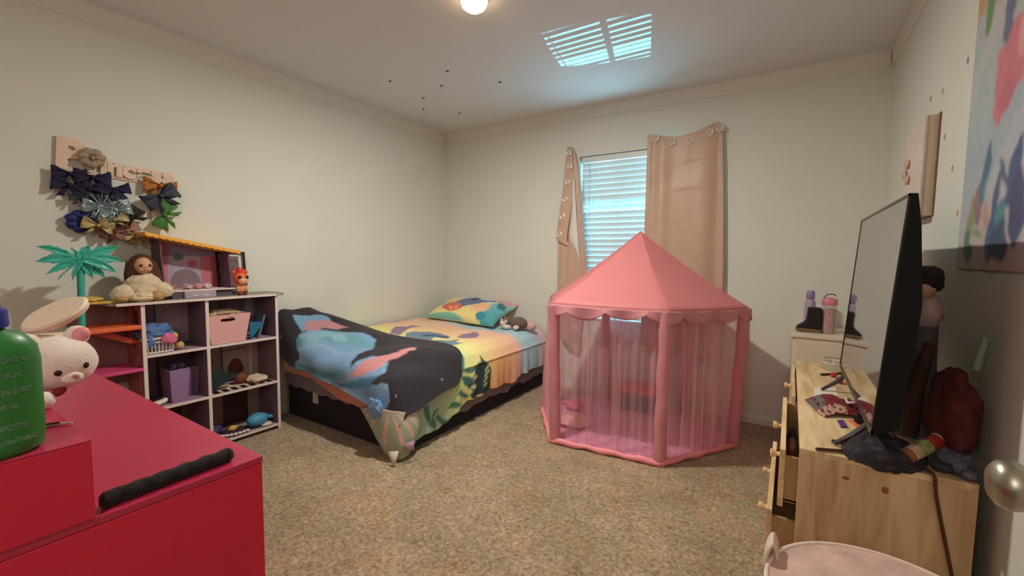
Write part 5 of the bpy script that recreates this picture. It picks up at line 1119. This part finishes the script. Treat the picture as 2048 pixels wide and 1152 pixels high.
# things behind the television
hd = thing('standing_doll', 'dark haired doll in pale pink propped behind the television', 'doll', (.36, 1.86, .62))
MB().ell((.36, 1.84, 1.115), (.040, .050, .046), 22, 16, .18, 8).build('hair', mat('black_hair', (40, 26, 28), .7, .3, 100, .4), hd)
MB().ell((.352, 1.815, 1.090), (.026, .026, .032), 18, 12).build('head', Msk, hd)
MB().ell((.36, 1.85, 1.015), (.045, .070, .060), 22, 14, .12, 5).build('top', mat('pale_pink_shirt', (196, 160, 156), .8, .1), hd)
MB().lathe([(.075, .622), (.062, .70), (.050, .85), (.046, .98)], (.36, 1.85, 0), 24, sx=.8).build('skirt', mat('grey_skirt', (98, 86, 92), .85, .15, 20), hd)
nt = MB(); nt.ell((.395, 1.64, .750), (.048, .12, .125), 30, 20, .22, 5, flat=-.125)
bag = nt.build('plush_bag', mat('dark_red_fabric', (88, 34, 34), .9, .4, 18, .4)); tag(bag, 'dark red soft bag between the television and the right wall', 'bag')
MB().tube([(.40, 1.58, .84), (.405, 1.61, .875), (.405, 1.66, .875), (.40, 1.69, .84)], .006, 8).build('handle', mat('dark_red_fabric', (88, 34, 34), .9, .4, 18, .4), bag)
mb = MB(); mb.tube([(.335, 1.76, .64), (.34, 1.77, .78), (.36, 1.74, .93)], [.02, .022, .014], 12)
tag(mb.build('brown_plush_snake', mat('brown_velvet', (74, 44, 28), .9, .3)), 'brown velvety toy standing beside the dark red bag', 'toy')
mb = MB(); mb.tube([(.41, 1.555, .90), (.42, 1.545, .985)], [.010, .008], 10)
tag(mb.build('green_marker', mat('pale_green_plastic', (120, 138, 116), .5)), 'pale green marker standing above the dark red bag', 'marker')

# ------------------------------------------------------------------ RIGHT WALL: canvas, poster, marks
cv = thing('canvas_picture', 'thick pale canvas hung on the right wall above the television', 'picture', (RW, 2.55, 1.36))
MB().box(RW - .038, RW - .004, 2.34, 2.66, 1.355, 1.745).build('canvas_edge', mat('canvas_cloth', (206, 184, 164), .8, .03, 60, .2), cv, smooth=False)
MB().box(RW - .044, RW - .038, 2.337, 2.663, 1.352, 1.748).build('canvas_front', mat('canvas_print', (218, 202, 190), .8, .08, 8), cv, smooth=False)
MB().box(RW - .004, RW, 2.325, 2.66, 1.352, 1.75).build('backing', mat('canvas_backing', (120, 90, 62), .8), cv, smooth=False)
for i, (y, z) in enumerate(((2.58, 1.60), (2.62, 1.56), (2.56, 1.53))):
    mb = MB(); mb.ell((RW - .050, y, z), (.008, .028, .020), 16, 10, .2, 5); mb.build('raised_flower', mat('beige_flower', (204, 170, 152), .8), cv)
for i, (y, z, lb, c_) in enumerate([(2.84, 1.775, 'furthest along the wall', (150, 130, 112)), (2.74, 1.765, 'second furthest along the wall', (150, 130, 112)), (2.52, 1.855, 'above the canvas picture', (150, 130, 112)), (2.34, 1.83, 'above the near corner of the canvas', (190, 150, 96)),
                                (2.26, 1.64, 'just right of the canvas top', (170, 150, 130)), (2.13, 1.50, 'between the canvas and the poster', (170, 150, 130)), (2.03, 1.335, 'yellow, beside the poster bottom corner', (200, 160, 80)), (2.06, 1.84, 'grey, at the left edge of the poster', (120, 118, 112))]):
    mb = MB(); mb.box(RW - .0012, RW - .0001, y - .006, y + .006, z - .010, z + .010)
    tag(mb.build('wall_sticker', mat('sticker_%d' % i, c_, .6)), 'tiny faded wall sticker, %s' % lb, 'sticker', 'faded stickers on the right wall')
# hanging poster in watercolour blues, pinks and greens
nu, nv = 160, 300; yy, zz_ = np.meshgrid(np.linspace(1.30, 1.975, nu), np.linspace(1.150, 2.24, nv)); P = np.stack([RW - .004 + .0015 * np.sin(yy * 40), yy, zz_], -1)
u, v = wob(yy, zz_, .010, 30)
Cc = ramp(zz_ + .3 * snoise(yy * 2, zz_ * 2, 3, 1), [(1.1, (214, 176, 168)), (1.35, (196, 190, 196)), (1.6, (168, 182, 194)), (1.8, (176, 190, 190)), (2.0, (190, 182, 182)), (2.3, (176, 196, 186))])
st_ = snoise(yy + zz_, yy * 0, 14, 3); m_ = (st_ > .3) & (zz_ > 1.3); Cc[m_] = Cc[m_] * .82 + np.array(lin((120, 150, 178))) * .18
def blob(y0, z0, a, b, c, rt=0):
    dy, dz = u - y0, v - z0; r_ = math.radians(rt); p_, q_ = dy * math.cos(r_) + dz * math.sin(r_), -dy * math.sin(r_) + dz * math.cos(r_); put(Cc, (p_ / a) ** 2 + (q_ / b) ** 2 < 1, c)
blob(1.95, 2.02, .05, .09, (196, 152, 92)); blob(1.95, 2.10, .04, .06, (150, 100, 60)); blob(1.86, 1.95, .035, .12, (88, 142, 78), 8); blob(1.78, 2.02, .05, .12, (104, 154, 94), -10); blob(1.72, 1.95, .03, .14, (70, 124, 84), -18)
blob(1.68, 2.0, .06, .16, (80, 98, 130), -12); blob(1.72, 1.85, .035, .09, (92, 96, 134)); blob(1.62, 2.12, .07, .1, (66, 106, 116))
blob(1.66, 1.70, .09, .09, (206, 108, 124), 25); blob(1.74, 1.66, .045, .11, (208, 112, 126), -10); blob(1.69, 1.62, .05, .05, (196, 96, 116)); blob(1.60, 1.74, .05, .06, (224, 150, 156))
blob(1.795, 1.42, .022, .10, (42, 100, 128), 8); blob(1.775, 1.40, .010, .06, (92, 150, 164), 10); blob(1.70, 1.34, .018, .09, (52, 84, 130), 15); blob(1.66, 1.40, .010, .06, (60, 84, 120), -25); blob(1.60, 1.40, .03, .10, (40, 78, 134), 22); blob(1.56, 1.32, .05, .10, (48, 60, 120))
blob(1.685, 1.245, .070, .070, (34, 90, 128)); blob(1.66, 1.215, .06, .045, (26, 66, 108)); blob(1.655, 1.30, .03, .03, (70, 140, 158))
blob(1.83, 1.33, .03, .06, (150, 110, 124)); blob(1.765, 1.31, .022, .04, (206, 150, 132)); blob(1.88, 1.30, .03, .07, (146, 156, 104)); blob(1.90, 1.23, .030, .050, (84, 116, 86)); blob(1.87, 1.19, .03, .035, (70, 98, 78)); blob(1.82, 1.25, .03, .012, (140, 158, 120), -15)
Cc = Cc * .84 + .16 * np.array(lin((186, 180, 172)))
Cc = soften(Cc, 4)
po = MB().grid(P).build('wall_poster', mat('poster_print', (200, 200, 200), .75, .06, 40, attr='Col'), colors=Cc.reshape(-1, 3), solid=.002)
tag(po, 'large watercolour tapestry in blues and pinks on the right wall', 'poster')

# open door by the camera with its knob
dr = struct(MB().box(.277, .312, .005, .785, .012, 2.04).build('door_1', mat('door_paint', (224, 212, 196), .45, .02), smooth=False, bevel=.002))
Mkn = mat('satin_nickel', (168, 164, 150), .36, .05, metal=1)
kc = (.226, .722, .914)
MB().lathe([(.030, 0), (.030, .005), (.014, .009), (.012, .030), (.020, .036), (.027, .044), (.0285, .053), (.026, .062), (.018, .068), (.004, .070)], (0, 0, 0), 40, T(.277, kc[1] - .004, kc[2] + .002) @ rot('Y', -90)).build('door_handle', Mkn, dr)

# padded fabric hamper, bottom right
hp = thing('fabric_hamper', 'round dusty pink fabric hamper in front of the pine dresser', 'hamper', (.20, 1.05, 0))
Mh = mat('dusty_pink_fabric', (204, 168, 158), .85, .2, 16, .2, 120); hx, hy, hz, hr = .200, 1.045, .50, .212
MB().lathe([(hr - .012, 0), (hr - .004, .01), (hr, .25), (hr, hz - .02), (hr - .003, hz)], (hx, hy, 0), 64).build('hamper_body', Mh, hp)
nu, nv = 64, 24; P = np.zeros((nv, nu + 1, 3))
for j in range(nv):
    for q in range(nu + 1):
        a = 2 * math.pi * q / nu; r_ = (hr - .004) * (1 - j / (nv - 1)); P[j, q] = (hx + r_ * math.cos(a), hy + r_ * math.sin(a), hz - .002 + .012 * math.sin(j / (nv - 1) * 2.2) + .006 * noise.noise(Vector((r_ * math.cos(a) * 14, r_ * math.sin(a) * 14, 2))) * min(1, j / 4))
MB().grid(P).build('padded_lid', Mh, hp)
MB().tube([(hx + hr * math.cos(a), hy + hr * math.sin(a), hz) for a in [q * 2 * math.pi / 64 for q in range(65)]], .0045, 8, cap=False).build('piping', mat('white_piping', (226, 206, 194), .6), hp)
P = np.zeros((12, 7, 3))
for j in range(12):
    a = math.pi * j / 11
    for q in range(7): P[j, q] = (hx - hr - .002 + .022 * (1 - math.cos(a)) * .7 - .006, hy + .055 + (q - 3) * .009 + .03 * (1 - math.cos(a)) * .5, hz - .02 + .060 * math.sin(a))
MB().grid(P).build('handle', mat('hamper_strap', (222, 200, 186), .7, .05), hp, solid=.006)

for o in bpy.data.objects:
    if '_o' in o: del o['_o']
